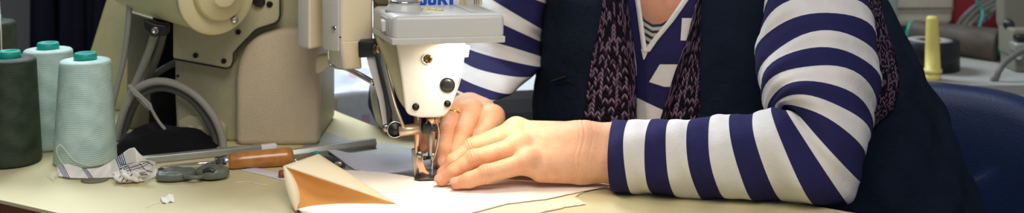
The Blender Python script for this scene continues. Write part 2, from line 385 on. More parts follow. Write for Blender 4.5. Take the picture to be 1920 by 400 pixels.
# ------------------------------------------------------------------ thread cones
def cone(px, Y, rb, rt, h, tipr, m, label, top_z=None):
    x = (px-960)/F*Y; t = thing('thread_cone', (x, Y, TZ), label, 'thread', 'thread cones standing on the table')
    k = 6; pr = [(.001, rb*.97), (.004, rb)]+[(.004+(h-.01)*i/k, rb+(rt-rb)*i/k) for i in range(1, k+1)]+[(h-.003, rt*.985), (h-.001, rt*.93), (h+.0005, rt*.6), (h-.001, tipr)]
    MB().lathe((x, Y, TZ), (0, 0, 1), pr, m, 48).build('thread_winding', t)
    MB().lathe((x, Y, TZ+h-.004), (0, 0, 1), [(0, tipr), (.010, tipr*.97), (.0125, tipr*.9), (.0128, tipr*.72), (.008, tipr*.66), (.006, .001)], 'teal', 32).build('cone_tip', t)['label'] = 'teal plastic cone tip'
    MB().lathe((x, Y, TZ), (0, 0, 1), [(0, rb*.9), (.0025, rb*.92), (.003, rb*.5)], 'teal', 32).build('cone_base', t)
    return t
cone(160, 1.563, .0398, .0325, .1335, .0148, 'mint', 'mint green thread cone in front beside the checked scrap, nearest of the mint cones')
cone(90, 1.645, .040, .0325, .1335, .015, 'mint2', 'pale mint thread cone standing behind the other mint cone')
cone(17, 1.56, .0405, .0335, .1365, .0148, 'dgreen', 'dark green thread cone at the left edge in front')
cone(-14, 1.9, .040, .0345, .135, .014, 'dgreen', 'dark green thread cone farther back, half out of view at the left edge')
x0 = V(((3-960)/F*1.83, 1.83, 0))
tag(MB().tube([W(-2, 0, 1.86), W(2, 60, 1.84), W(3, 96, 1.82)], .0007, 'thread_white', 6).build('loose_thread', loc=W(3, 96, 1.82)), 'thin pale thread hanging down at the left edge', 'thread')
tp = [T(126, 318, .752), W(113, 300, 1.524), W(106, 283, 1.522), W(112, 272, 1.522), W(122, 281, 1.5215), W(140, 302, 1.521), W(158, 308, 1.5205), W(172, 312, 1.52)]
tag(MB().tube(tp, .0004, 'thread_white', 6, sub=6).build('loose_thread', loc=tp[0]), 'pale thread end curling down the front mint cone', 'thread')

# ------------------------------------------------------------------ checked scrap of cloth with threads
LINES = [(.055, .012, 4), (.30, .010, 3), (.655, .014, 5)]
def scrap_m(a, k):
    for c0, wd, n in LINES:
        for j in range(n):
            if abs(k-(c0+(j-(n-1)/2)*.0175+(a-.5)*.05)) < .0052: return 'navy_line'
    return 'scrap'
nx, ny = 170, 26; rows = []
topc = [(0, 310), (20, 308), (52, 317), (78, 316), (100, 305), (128, 285), (137, 279), (146, 277), (154, 287), (168, 300), (190, 306)]
botc = [(0, 331), (20, 334), (52, 335), (78, 334), (100, 333), (128, 336), (150, 342), (168, 338), (190, 327)]
for j in range(ny):
    a = j/(ny-1); r = []
    for i in range(nx):
        k = i/(nx-1); d = k*186; tpy, bpy_ = lerp1(topc, d), lerp1(botc, d)
        px = 108+d+(a-.5)*4; py = tpy*(1-a)+bpy_*a
        Yb = T(px, bpy_, .752).y
        Y = Yb+(1-a)*.018+.002*math.sin(d*.07+a*3)+.0005*math.sin(d*.3+a*7)
        p = W(px, py, Y); p.z = max(p.z, .7513); r.append(p)
    rows.append(r)
sc = thing('cloth_scrap', T(180, 333), 'white cloth scrap with navy woven lines beside the mint thread cones', 'cloth')
MB().grid(rows, 'scrap', mfun=scrap_m).build('cloth', sc, solid=.0006, offset=0)
b = bmesh.new(); bmesh.ops.create_icosphere(b, subdivisions=4, radius=1)
c0 = W(243, 330, T(243, 341, .752).y+.004)
for v in b.verts:
    q = v.co.copy(); s = 1+.18*math.sin(q.x*7+q.z*5)+.12*math.sin(q.y*11+q.x*4)
    v.co = c0+V((q.x*.018*s, q.y*.012*s, q.z*.0078*s)); v.co.z = max(v.co.z, .7512)
mb = MB(); mb.merge(b, 'scrap', True)
for k in range(3): mb.tube([c0+V((-.012+.006*k+.004*t, -.0125+.003*t*t, -.004+.006*t)) for t in (0, .5, 1, 1.5)], .0007, 'navy_line', 6)
mb.build('bunched_end', sc)
for k in range(9):
    a = W(246+random.uniform(-6, 26), 319+random.uniform(-7, 8), T(243, 341).y-.007)
    pts = [a+V((.024*t+.004*math.sin(4*t+k), -.003*math.sin(3*t), .006*math.sin(t*2.2+k)+.001)) for t in np.linspace(-.6, .9, 8)]
    for p in pts: p.z = max(p.z, .7515)
    MB().tube(pts, .00045, 'thread_navy' if k < 6 else 'thread_white', 5).build('frayed_thread', sc)
for k in range(4):
    MB().tube([W(112, 322+3*k, 1.485+.005), W(100, 325+2*k, 1.48), T(88+4*k, 331+3*k, .7515)], .0004, 'thread_white', 5, sub=3).build('frayed_thread', sc)
tag(MB().grid([[T(300+12*u+4*v, 374+7*v+(-2 if u > .9 else 0), .7512)+V((0, 0, .0035*(1-v)*(.4+.6*u)+.001*math.sin(6*u))) for u in np.linspace(0, 2, 10)] for v in np.linspace(0, 1, 6)], 'scrap').build('thread_tuft', loc=T(312, 380), solid=.0006), 'tiny white cloth snippet lying alone near the front of the table', 'cloth')
tag(MB().tube([T(300, 381, .7508), T(290, 382, .7508), T(281, 386, .7508), T(274, 390, .7508)], .00035, 'thread_white', 5, sub=3).build('loose_thread', loc=T(285, 384)), 'short thread trailing from the tiny white snippet', 'thread')
tag(MB().tube([T(440, 343, .7508), T(462, 341, .7508), T(480, 345, .7508), T(500, 347, .7508)], .0004, 'thread_white', 5, sub=3).build('loose_thread', loc=T(470, 342)), 'short white thread lying on the table in front of the wooden awl', 'thread')

# ------------------------------------------------------------------ grey two-lobed piece (folded magnifier-like cover)
sp = thing('folding_clasp', T(360, 345), 'dark grey green two lobed plastic piece lying in front of the awl', 'tool')
def lobe(cx, cy, rx, ry, hh, rot, name, lift=0):
    b = bmesh.new(); bmesh.ops.create_icosphere(b, subdivisions=4, radius=1)
    c = T(cx, cy); R = Matrix.Rotation(rot, 3, 'Z')
    for v in b.verts:
        q = v.co.copy(); s = lambda t: math.copysign(abs(t)**.42, t)
        z = s(q.z)*hh*.5+hh*.5; rim = max(0, 1-abs(math.hypot(q.x, q.y)-.72)*5)*.0012 if q.z > .3 else 0
        p = R@V((q.x*rx*(1.04 if q.z < 0 else 1), q.y*ry, 0)); v.co = c+p+V((0, 0, z+rim+lift+(.0015*nz(p.x*6, p.y*6) if q.z > .3 else 0)))
    mb = MB(); mb.merge(b, 'graphite', True); return mb.build(name, sp)
lobe(331, 337, .0245, .017, .0125, .35, 'lobe'); lobe(398, 335, .0205, .018, .0135, -.1, 'lobe', .001)
b = MB().tube([T(345, 332, .757), T(358, 333, .758), T(372, 333, .758), T(384, 330, .757)], [.002, .0025, .0025, .002], 'graphite', 10, sub=4); b.build('hinge', sp)
MB().tube([T(381, 322, .763), T(392, 318, .7655), T(402, 322, .763)], .0022, 'dsteel', 8, sub=4).build('pivot_pin', sp)
ml = thing('metal_clip', T(306, 322), 'small dark metal clip end beside the cloth scrap', 'clip')
MB().prism([T(296, 320, .7515), T(304, 318, .7515), T(314, 323, .7515), T(308, 327, .7515), T(298, 326, .7515)], (0, 0, .003), 'dsteel', .0008).build('clip_plate', ml)

# ------------------------------------------------------------------ awl, bars, tweezers
def rod(pa, pb): return V(pa), (V(pb)-V(pa)).normalized(), (V(pb)-V(pa)).length
aw = thing('awl', T(480, 312), 'awl with varnished wooden handle and thin steel blade', 'tool')
zA = TZ+.0125
a0 = W(430, 303, 1.5247); a1 = W(549, 293, 1.544)
p, d, L = rod(a0, a1)
MB().lathe(p, d, [(0, .0088), (.003, .0098), (.02, .0102), (L*.55, .0112), (L*.9, .0118), (L*.97, .0108), (L, .0085), (L+.001, .004)], 'wood', 32).build('handle', aw)
MB().lathe(p-d*.018, d, [(0, .0055), (.001, .0066), (.009, .0068), (.0095, .0084), (.0175, .0086), (.018, .008)], 'chrome', 28).build('ferrule', aw)
bt0 = T(300, 313, .7525)
MB().lathe(bt0, p-bt0, [(0, .0003), (.012, .0012), (.04, .0019), ((p-bt0).length-.016, .0026)], 'chrome', 14).build('blade', aw)
def bar(pa, pb, wd, ht, m, mb, bev=.001):
    pa, pb = V(pa), V(pb); d = (pb-pa); d.z = 0; d.normalize(); s = V((-d.y, d.x, 0))*wd/2
    return mb.prism([pa-s, pa+s, pa+s+V((0, 0, ht)), pa-s+V((0, 0, ht))], pb-pa, m, bev, 2)
fb = thing('flat_bar', T(380, 300), 'long pale grey flat metal bar with a white end in front of the machine column', 'bar')
bar(T(248, 309, .7505), T(488, 284, .7505), .011, .009, 'alu', MB()).build('metal_strip', fb)
bar(T(489, 284, .7505), T(518, 281, .7505), .0105, .0085, 'label_white', MB()).build('end_cap', fb)['label'] = 'white end cap'
hb = MB(); pa, pb = T(532, 291, .757), T(703, 268, .757); d = (pb-pa).normalized(); s = V((-d.y, d.x, 0))
hb.prism([pa+(s*math.cos(k*math.pi/3)+V((0, 0, 1))*math.sin(k*math.pi/3))*.0072 for k in range(6)], pb-pa, 'alu', .0006, 2)
tag(hb.build('hexagonal_bar', loc=(pa+pb)/2), 'six sided aluminium bar lying between the column and the sewing head', 'bar')
tag(bar(T(440, 298, .7505), T(600, 283, .7505), .004, .004, 'steel', MB()).build('steel_rule', loc=T(520, 290)), 'thin steel strip lying between the awl and the six sided bar', 'bar')
tw = thing('tweezers', T(585, 300), 'steel tweezers half hidden behind the folded cream fabric', 'tool')
for s in (-1, 1):
    MB().tube([T(552, 303+s*1.5, .756), T(575, 294+s*2.5, .758), T(592, 288+s*1.0, .7585)], [.0012, .002, .0025], 'chrome', 8, sub=3).build('arm', tw)
MB().box(T(593, 289, .7585), (.008, .006, .006), 'teal', bevel=.001).build('grip', tw)
pn = thing('pencil', T(530, 331), 'reddish brown tipped stick poking out under the folded fabric', 'tool')
MB().lathe(T(522, 327, .7555), (V((1, .1, 0))), [(0, .002), (.001, .0045), (.004, .0052), (.008, .005), (.04, .0042)], 'red_wood', 20).build('rounded_tip', pn)
tag(MB().prism([T(452, 320, .7502), T(480, 316, .7502), T(560, 334, .7502), T(545, 342, .7502)], (0, 0, .0012), 'label_white', .0004).build('plastic_strip', loc=T(500, 328)), 'thin whitish plastic strip lying under the awl handle', 'strip')
gc = thing('metal_clasp', T(622, 305), 'small dark metal clasp lying behind the folded fabric peak', 'clip')
MB().prism([T(600, 300, .7505), T(630, 303, .7505), T(648, 316, .7505), T(620, 318, .7505)], (0, 0, .006), 'dsteel', .001).build('clasp_body', gc)
MB().box(T(634, 307, .760), (.009, .006, .004), 'chrome', bevel=.001).build('clasp_catch', gc)

# blue grey board, fabric being sewn
outl = [(597, 280), (618, 286), (640, 290), (680, 292), (720, 292), (779, 289), (822, 300), (822, 316), (777, 321), (725, 327), (690, 325), (665, 320), (650, 311), (640, 304)]
bo = MB(); bo.prism([T(x, y, .7515)+V((0, 0, .006*max(0, (650-x)/53))) for x, y in outl], (0, 0, .0022), 'paper', .0006, 2)
tag(bo.build('pattern_board', loc=T(700, 308)), 'blue grey card lying behind the presser foot under the cream fabric', 'card')
fz = .7524
fab = thing('sewing_fabric', T(860, 370), 'cream fabric being sewn, its left end folded open, the light through it coloured orange', 'fabric')
def edgejit(pts, n=10, amp=.0008):
    o = []
    for i, p in enumerate(pts):
        q = pts[(i+1) % len(pts)]
        for k in range(n):
            t = k/n; o.append(V(p).lerp(V(q), t)+V((random.uniform(-amp, amp), random.uniform(-amp, amp), 0)))
    return o
def sheet(pl, z, th, m, name, jit=0):
    pts = [T(x, y, z) for x, y in pl]; pts = edgejit(pts, 12, jit) if jit else pts
    return MB().prism(pts, (0, 0, th), m).build(name, fab)
sheet([(641, 320), (690, 322), (740, 328), (800, 337), (880, 338), (1000, 340), (1090, 339), (1146, 349), (1085, 361), (1025, 374), (950, 383), (886, 400), (840, 420), (735, 420), (700, 385)], fz, .0008, 'fabric', 'fabric_sheet', .0007)
sheet([(700, 380), (760, 370), (900, 360), (1060, 352), (1110, 352), (1078, 370), (1098, 384), (1062, 389), (1017, 399), (960, 425), (760, 430)], .7506, .0008, 'fabric_under', 'fabric_sheet', .0009)
A, B, C_, D = W(531, 312, 1.385), W(598, 289, 1.475), T(645, 321, .756), T(742, 383, .7545)
E_ = T(553, 396, .752)
def patch(a, b, c, d, m, mb, bulge=0, n=16, bul_dir=V((0, 0, 1))):
    rows = [[(a.lerp(b, u)).lerp(d.lerp(c, u), v)+bul_dir*bulge*math.sin(math.pi*u)*math.sin(math.pi*v) for u in np.linspace(0, 1, n)] for v in np.linspace(0, 1, n)]
    return mb.grid(rows, m)
patch(A, B, C_, D, 'flap', MB(), .006).build('folded_flap', fab, solid=.0008, offset=0)
ctr = A.lerp(D, .5)
ib = MB(); patch(A, A.lerp(D, .02), D, E_, 'lit_fold', ib, -.012, bul_dir=V((-.3, -.6, .7))); ib.build('fold_inside', fab, solid=.0008, offset=0)['label'] = 'inside of the fold, coloured orange for light through the cloth'  # orange paints in the light that comes through the cream cloth
# left turned edge and the lower lip of the fold
lb = MB(); rows = []
for t in np.linspace(0, 1, 16):
    p = A.lerp(E_, t)+V((-.002, -.004, 0))*math.sin(math.pi*t)
    wd = .013*math.sin(math.pi*min(1, t*.8+.1))
    rows.append([p, p+V((wd*.5, -.001, -.0005)), p+V((wd, .004, -.002))])
lb.grid(rows, 'flap'); lb.build('turned_edge', fab, solid=.0008, offset=0)
lip = MB(); rows = []
lt = [(554, 395), (580, 386), (620, 380), (660, 378), (700, 379), (742, 383)]
for u in np.linspace(0, 1, 20):
    px = 554+188*u; py = lerp1(lt, px); a = T(px, py, .7545+.006*math.sin(math.pi*u)); a = W(px, py, T(px, py, .752).y-.004)
    bpt = T(px+14+30*u, 402+14*math.sin(math.pi*u*.8)+8*u, .752)
    rows.append([a.lerp(bpt, v)+V((0, -.004, .004))*math.sin(math.pi*v) for v in np.linspace(0, 1, 8)])
lip.grid(rows, 'fabric'); lip.build('fold_lip', fab, solid=.0008, offset=0)
# ------------------------------------------------------------------ sewing machine
sm = thing('sewing_machine', T(600, 285), 'cream industrial sewing machine with a lamp box over its white face plate', 'sewing machine')
def px_prism(pl, Y, depth, m, bevel=0, tilt=0, mb=None, seg=3):
    return (mb or MB()).prism([W(x, y, Y+tilt*(x-960)/F*Y) for x, y in pl], (0, depth, 0), m, bevel, seg)
base_z = lambda Y: HY+(CZ-TZ)*F/Y
yb = base_z(1.65)
# column: recessed back part and the bulged smooth part
cb = MB(); pl = [(326, -40), (598, -40), (598, base_z(1.668)), (334, base_z(1.668)), (330, 250), (327, 180)]
px_prism(pl, 1.668, .15, 'olive', .006, mb=cb); cb.build('column', sm)
cu = MB(); pl = [(441, base_z(1.645)), (441, 150), (446, 115), (460, 85), (484, 66), (520, 55), (597, 50), (597, base_z(1.645))]
px_prism(pl, 1.645, .03, 'beige', .009, mb=cu, seg=5); cu.build('column_cover', sm)
px_prism([(331, 228), (352, 216), (412, 226), (424, 236), (424, base_z(1.66)), (336, base_z(1.66))], 1.661, .01, 'olive', .004).build('ribbed_panel', sm)
for k, x in enumerate((352, 370, 388, 404)):
    px_prism([(x, 236+k), (x+10, 237+k), (x+10, 258+k), (x, 257+k)], 1.6595, .003, 'beige', .0006).build('embossed_rib', sm)
pl = [(324, -40), (324, 108), (328, 111), (424, 128), (432, 125), (436, 115), (437, 100), (446, 89), (477, 57), (484, 53), (513, 44), (521, 38), (524, 28), (524, -40)]
px_prism(pl, 1.6395, .029, 'olive', .003).build('access_plate', sm)
gk = MB(); gp_ = [W(x, y, 1.6385) for x, y in [(326, 111), (424, 129), (433, 126), (437.5, 115), (438.5, 100), (447, 90), (478, 58), (485, 54), (514, 45), (522.5, 39), (525.5, 28), (525.5, -30)]]
gk.tube(gp_, .0011, 'black', 8); gk.build('plate_gasket', sm)
for x, y, r in ((367, 104, 5), (420, 114.5, 5), (447, 60, 5.2), (506, 8, 6), (334, 142, 2.5)):
    s = W(x, y, 1.6395 if r > 3 else 1.668); MB().lathe(s+V((0, .001, 0)), (-.1, -1, 0), [(0, r*1.0/F*1.64), (.003, r*.95/F*1.64), (.0042, r*.7/F*1.64), (.003, r*.35/F*1.64), (.003, .0002)], 'screw', 20).build('screw', sm)
px_prism([(472, -12), (494, -12), (496, 8), (490, 15), (478, 13), (470, 4)], 1.632, .01, 'black', .003).build('rubber_stop', sm)
# arm out of the top of the frame, joins column and head
MB().prism([(-.48, 1.668, .985), (-.27, 1.645, .985), (-.06, 1.515, .985), (-.03, 1.60, .985), (-.25, 1.80, .985), (-.48, 1.81, .985)], (0, 0, .12), 'cream', .015, 4).build('arm', sm)
# motor
c1, c2 = W(404, -15, 1.56), W(262, -48, 1.715); ax = (c1-c2).normalized(); L = (c1-c2).length
MB().lathe(c2, ax, [(-.004, .03), (0, .048), (.01, .0525), (L-.004, .0525), (L, .0515), (L+.0005, .049)], 'motor', 64).build('motor_housing', sm)
MB().lathe(c1, ax, [(-.001, .0555), (.004, .0555), (.006, .054), (.0065, .036)], 'motor', 64).build('motor_ring', sm)
MB().lathe(c1, ax, [(.002, .0365), (.016, .0355), (.020, .033), (.0205, .018), (.024, .0175), (.025, .016), (.0255, .0005)], 'motor', 48).build('end_cap', sm)
u = ax.cross(V((0, 0, 1))).normalized(); w2 = ax.cross(u)
MB().lathe(c1+ax*.006+(-u*.024-w2*0+V((0, 0, -.038))), ax, [(0, .005), (.003, .005), (.004, .0035), (.0042, .0005)], 'chrome', 16).build('bolt', sm)
mtb = MB(); px_prism([(268, 36), (292, 45), (313, 47), (311, 66), (296, 68), (282, 67), (270, 57)], 1.60, .02, 'black', .003, mb=mtb); mtb.build('cable_bracket', sm)
MB().lathe(W(291, 57, 1.60), (0, -1, 0), [(0, .005), (.002, .005), (.0025, .003), (.001, .0025), (.001, .0003)], 'steel', 18).build('cable_nut', sm)
px_prism([(238, 20), (300, 40), (286, base_z(1.74)), (236, base_z(1.74))], 1.74, .05, 'taupe', .004).build('motor_mount', sm)
# slanted panel behind the cables
sl = MB(); px_prism([(246, -50), (214, -50), (150, 155), (160, base_z(1.86)), (232, base_z(1.86)), (275, 40)], 1.86, .02, 'olive', .004, mb=sl)
tag(sl.build('slanted_panel', loc=T(200, base_z(1.86))), 'slanted cream panel standing behind the cables and mint cones', 'panel')

# covers hanging behind the arm
def hang(fp, ztop, zbot, name, m='box_grey', bev=.004, label=None):
    o = MB().prism([V((p[0], p[1], zbot)) for p in fp], (0, 0, ztop-zbot), m, bev, 4).build(name, sm)
    return o
zz = lambda py, Y: CZ-(py-HY)/F*Y
X = lambda px, Y: (px-960)/F*Y
def facemat(o, m2, nx=.25):                 # warm lamplight put into the colour of faces turned to the lamp
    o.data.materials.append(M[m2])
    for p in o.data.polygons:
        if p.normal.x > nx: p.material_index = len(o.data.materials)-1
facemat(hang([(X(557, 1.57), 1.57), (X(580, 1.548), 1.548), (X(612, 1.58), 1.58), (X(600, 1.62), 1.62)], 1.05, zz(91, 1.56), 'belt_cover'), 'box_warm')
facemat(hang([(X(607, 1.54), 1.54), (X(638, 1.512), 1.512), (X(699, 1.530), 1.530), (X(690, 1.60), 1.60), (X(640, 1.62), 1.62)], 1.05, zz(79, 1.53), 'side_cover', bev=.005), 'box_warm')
up = [(X(607, 1.54), 1.54), (X(638, 1.512), 1.512), (X(674, 1.522), 1.522), (X(668, 1.58), 1.58), (X(625, 1.59), 1.59)]
lo = [(X(628, 1.545), 1.545), (X(645, 1.528), 1.528), (X(679, 1.533), 1.533), (X(672, 1.57), 1.57), (X(635, 1.575), 1.575)]
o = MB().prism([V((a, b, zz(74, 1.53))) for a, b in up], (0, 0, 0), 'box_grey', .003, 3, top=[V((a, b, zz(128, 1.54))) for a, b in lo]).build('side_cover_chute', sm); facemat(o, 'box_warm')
# grey front skin of side cover continues lower on its left half
MB().prism([W(606, -60, 1.538), W(637, -60, 1.510), W(637, 96, 1.510), W(612, 93, 1.533), W(607, 86, 1.538)], V((-.0015, -.0015, 0)), 'box_grey', .0006, 2).build('cover_skin', sm)
MB().lathe(W(628, 54, 1.5165), (-.6, -.8, 0), [(0, .0042), (.002, .0044), (.003, .003), (.0022, .0012), (.0032, .0003)], 'chrome', 18).build('screw', sm)
MB().lathe(W(638, 70, 1.5095), (0, -1, 0), [(0, .0012), (.001, .001), (.0012, .0002)], 'screw', 10).build('screw', sm)
# knee lift wire
MB().tube([W(616, 90, 1.55), W(617, 112, 1.552), W(620, 122, 1.552), W(632, 126, 1.55), W(648, 128, 1.545), (W(672, 139, 1.535)), W(702, 156, 1.525)], [.0018, .0018, .0022, .0028, .0030, .0034, .0036], 'chrome', 12, sub=4).build('lift_rod', sm)
px_prism([(592, 108), (600, 104), (622, 104), (626, 112), (612, 130), (598, 139), (590, 138)], 1.60, .02, 'cream', .004).build('guide_arm', sm)
# bracket and hinge pins right of the cover
px_prism([(671, 78), (700, 76), (714, 86), (714, 104), (700, 107), (690, 108), (672, 109)], 1.505, .02, 'black', .002).build('bracket', sm)
for k, x in enumerate((706, 712, 717.5)):
    MB().lathe(W(x, 92-k*.7, 1.503), (.5, -1, 0), [(0, .0072-.0008*k), (.003, .0074-.0008*k), (.004, .006-.0008*k), (.0043, .0005)], ('dsteel', 'brass', 'dsteel')[k], 20).build('hinge_pin', sm)
# head, face plate
hd = MB(); hp = [(700, 70), (868, 75), (866, 120), (846, 190), (836, 214), (764, 214), (745, 190), (722, 120)]
px_prism(hp, 1.465, .075, 'olive', .008, mb=hd); hd.build('head', sm)
px_prism([(699, -60), (769, -60), (769, 86), (712, 96), (699, 70)], 1.552, .04, 'olive', .005).build('head_casting', sm)
px_prism([(768, -60), (872, -60), (874, 80), (764, 80)], 1.532, .05, 'cream', .006).build('head_upper', sm)
fp = [(741, 74), (873, 74), (872, 96), (868, 126), (850, 192), (843, 208), (833, 219.5), (818, 221.5), (788, 222), (766, 217), (759, 208), (752, 150)]
fpb = MB(); px_prism(fp, 1.448, .018, 'white_paint', .0045, mb=fpb, seg=4); fpb.build('face_plate', sm)['label'] = 'white enamel face plate'
yp = 1.4475; r1 = lambda r: r/F*yp
MB().lathe(W(802, 110.5, yp), (0, -1, 0), [(0, r1(11)), (.0012, r1(10.5)), (.0013, r1(8.8)), (.0005, r1(8.6))], 'white_paint', 32).build('hole_rim', sm)
MB().lathe(W(801.5, 111, yp-.0007), (0, -1, 0), [(0, r1(8.6)), (.0003, r1(8.2)), (.0003, r1(3.2)), (-.0003, r1(2.8)), (-.0003, r1(.3))], 'brass', 24).build('adjusting_screw', sm)
for k in range(7):
    a = k*2*math.pi/7; c = W(801.5, 111, yp-.0011); MB().tube([c+V((math.cos(a), 0, math.sin(a)))*.0016, c+V((math.cos(a), 0, math.sin(a)))*.0052], .0007, 'screw', 6).build('screw_notch', sm)
MB().lathe(W(839, 159.5, yp), (0, -1, 0), [(0, r1(14.5)), (.001, r1(14.2)), (.0012, r1(13)), (.0008, r1(12.4)), (.0022, r1(10.5)), (.0026, r1(5)), (.0027, r1(.3))], 'dsteel', 36).build('hole_plug', sm)
for x, y, r in ((779.5, 200.5, 6.8), (839, 194.5, 6.6)):
    MB().lathe(W(x, y, yp), (0, -1, 0), [(0, r1(r)), (.0015, r1(r*.97)), (.0021, r1(r*.75)), (.0022, r1(.3))], 'screw', 24).build('screw', sm)
    for a in (.6, .6+math.pi/2):
        c = W(x, y, yp-.0022); e = V((math.cos(a), 0, math.sin(a)))*r1(r*.62); MB().tube([c-e, c+e], .00075, 'black', 6).build('screw_slot', sm)
# thread guide right of the head
for k in range(5):
    MB().lathe(W(871, 86+4.3*k, 1.475), (0, 0, -1), [(0, .0062-.0004*k), (.0012, .0068-.0004*k), (.0024, .0062-.0004*k)], 'box_warm', 20).build('tension_disc', sm)
MB().tube([W(868, 90, 1.462), W(866, 118, 1.462), W(861, 146, 1.461), W(855, 172, 1.46), W(846, 197, 1.462)], .0006, 'thread_white', 6, sub=4).build('needle_thread', sm)
MB().tube([W(870, 92, 1.464), W(868, 122, 1.464), W(863, 150, 1.463), W(852, 184, 1.462)], .0005, 'thread_white', 6, sub=4).build('needle_thread', sm)
# presser lifter linkage
def ribbon(pl, w0, Y0, Y1, m, name, th=.004):
    mb = MB(); n = len(pl); Ls, Rs = [], []
    for i, (x, y) in enumerate(pl):
        Y = Y0+(Y1-Y0)*i/(n-1); ww = w0[i] if isinstance(w0, (list, tuple)) else w0
        Ls.append(W(x-ww/2, y, Y)); Rs.append(W(x+ww/2, y, Y))
    poly = Ls+Rs[::-1]
    return mb.prism(poly, (0, th, 0), m, .0008, 2).build(name, sm)
ribbon([(694, 98), (698, 120), (706, 150), (716, 190), (722, 236)], [18, 16, 14, 12, 8], 1.512, 1.498, 'box_grey', 'lever_guard')
ribbon([(708, 92), (710, 112), (716, 140), (724, 172), (729, 205), (731, 240)], [12, 12, 12, 12, 11, 9], 1.50, 1.482, 'dsteel', 'lifter_lever', .006)
ribbon([(716, 96), (717, 118), (722, 142), (730, 172), (736, 196), (744, 224), (748, 246)], [9, 8, 8, 9, 10, 11, 12], 1.494, 1.474, 'steel', 'lifter_plate', .004)
MB().tube([W(720, 92, 1.492), W(721, 116, 1.489), W(726, 140, 1.486), W(734, 172, 1.482), (W(741, 198, 1.476)), W(750, 222, 1.471), W(757, 240, 1.468)], .0021, 'satin', 10, sub=4).build('lifter_edge', sm)
MB().lathe(W(741, 243, 1.476), (.25, -1, 0), [(0, .0100), (.004, .0102), (.0055, .009), (.006, .005), (.007, .0046), (.0073, .0004)], 'black', 28).build('pivot_knob', sm)
MB().lathe(W(741, 243, 1.470), (.25, -1, 0), [(0, .0092), (-.0005, .0100), (.0006, .0106), (.0014, .0100), (.0010, .0092)], 'chrome', 28, cap=False).build('pivot_ring', sm)
MB().lathe(W(724, 240, 1.484), (.2, -1, 0), [(0, .005), (.004, .005), (.005, .003), (.0052, .0004)], 'steel', 18).build('pivot_screw', sm)
pA, pB = W(748, 246, 1.474), W(790, 241, 1.476); p, d, L = rod(pA, pB)
MB().lathe(p, d, [(0, .0055), (.001, .0068), (L*.8, .0068), (L*.82, .0062), (L, .0062)], 'satin', 28).build('pivot_shaft', sm)
pA, pB = W(786, 243, 1.476), W(820, 239.5, 1.476); p, d, L = rod(pA, pB)
MB().lathe(p, d, [(0, .0030), (.002, .0044), (L*.9, .0044), (L, .0036), (L+.0005, .0005)], 'dsteel', 20).build('bar_clamp', sm)
MB().box(W(801, 241, 1.474), (.010, .012, .0095), 'dsteel', bevel=.001).build('clamp_block', sm)
# needle bar, presser bar, needle, foot
def vrod(px, y0, y1, Y, r, m, name, prof=None):
    a, b = W(px, y0, Y), W(px, y1, Y); h = a.z-b.z
    pr = prof(h) if prof else [(0, r*.9), (.0005, r), (h-.0005, r), (h, r*.9)]
    return MB().lathe(b, (0, 0, 1), pr, m, 24).build(name, sm)
yn = 1.477
vrod(811, 212, 231, yn, .0072, 'copper', 'needle_bushing')
vrod(809, 222, 292, yn, .0046, 'steel', 'needle_bar')
vrod(811.5, 287, 305, yn, .0036, 'steel', 'needle_clamp', lambda h: [(0, .0018), (.003, .0034), (h*.6, .0036), (h, .0045)])
MB().lathe(W(805, 296, yn-.001), (-1, -.4, 0), [(0, .0022), (.0045, .0022), (.005, .0028), (.007, .0026), (.0072, .0003)], 'dsteel', 16).build('clamp_screw', sm)
vrod(810.5, 303, 337, yn, .0009, 'chrome', 'needle', lambda h: [(0, .0002), (.004, .0007), (h*.5, .0010), (h*.55, .0014), (h, .0016)])
vrod(783, 212, 290, yn+.004, .0042, 'copper', 'presser_bar')  # copper tone stands in for skin reflected in the bar
px_prism([(771, 281), (787, 281), (787, 312), (784, 334), (777, 334), (774, 312)], yn+.002, .008, 'steel', .001).build('foot_holder', sm)
px_prism([(781, 288), (786, 284), (791, 286), (793, 296), (795, 308), (799, 319), (805, 324), (806, 338), (787, 338), (785, 318), (780, 306)], yn-.0065, .0025, 'copper', .0005).build('foot_plate', sm)
zf = .7545
MB().prism([T(777, 337, zf), T(786, 339, zf), T(815, 338, zf), T(814, 331, zf), T(800, 328, zf), T(779, 329, zf)], (0, 0, .002), 'dsteel', .0006).build('presser_foot', sm)
MB().lathe(W(786.5, 291, yn-.0065), (.1, -1, .1), [(0, .0042), (.0015, .0044), (.0022, .003), (.0023, .0003)], 'steel', 20).build('foot_screw', sm)
c = W(786.5, 291, yn-.0091); MB().tube([c+V((-.003, 0, .0014)), c+V((.003, 0, -.0014))], .0006, 'black', 6).build('screw_slot', sm)
MB().tube([W(818, 226, 1.468), W(822, 240, 1.466), W(823, 256, 1.467), W(819, 280, 1.469), W(815, 294, 1.470), W(811, 306, 1.474), W(810, 333, 1.4755)], .00045, 'thread_white', 6, sub=6).build('needle_thread', sm)
MB().tube([W(815, 226, 1.47), W(821, 222, 1.468), W(825, 228, 1.468), W(819, 232, 1.469)], .0008, 'steel', 8, sub=4).build('thread_hook', sm)
MB().prism([T(*q, .7503) for q in ((600, 244), (655, 263), (745, 272), (850, 300), (850, 330), (745, 330), (640, 318), (560, 284))], (0, 0, .0009), 'alu').build('bed_plate', sm)
MB().prism([T(*q, .7514) for q in ((742, 322), (800, 314), (838, 322), (836, 338), (770, 338), (742, 332))], (0, 0, .0009), 'steel').build('needle_plate', sm)
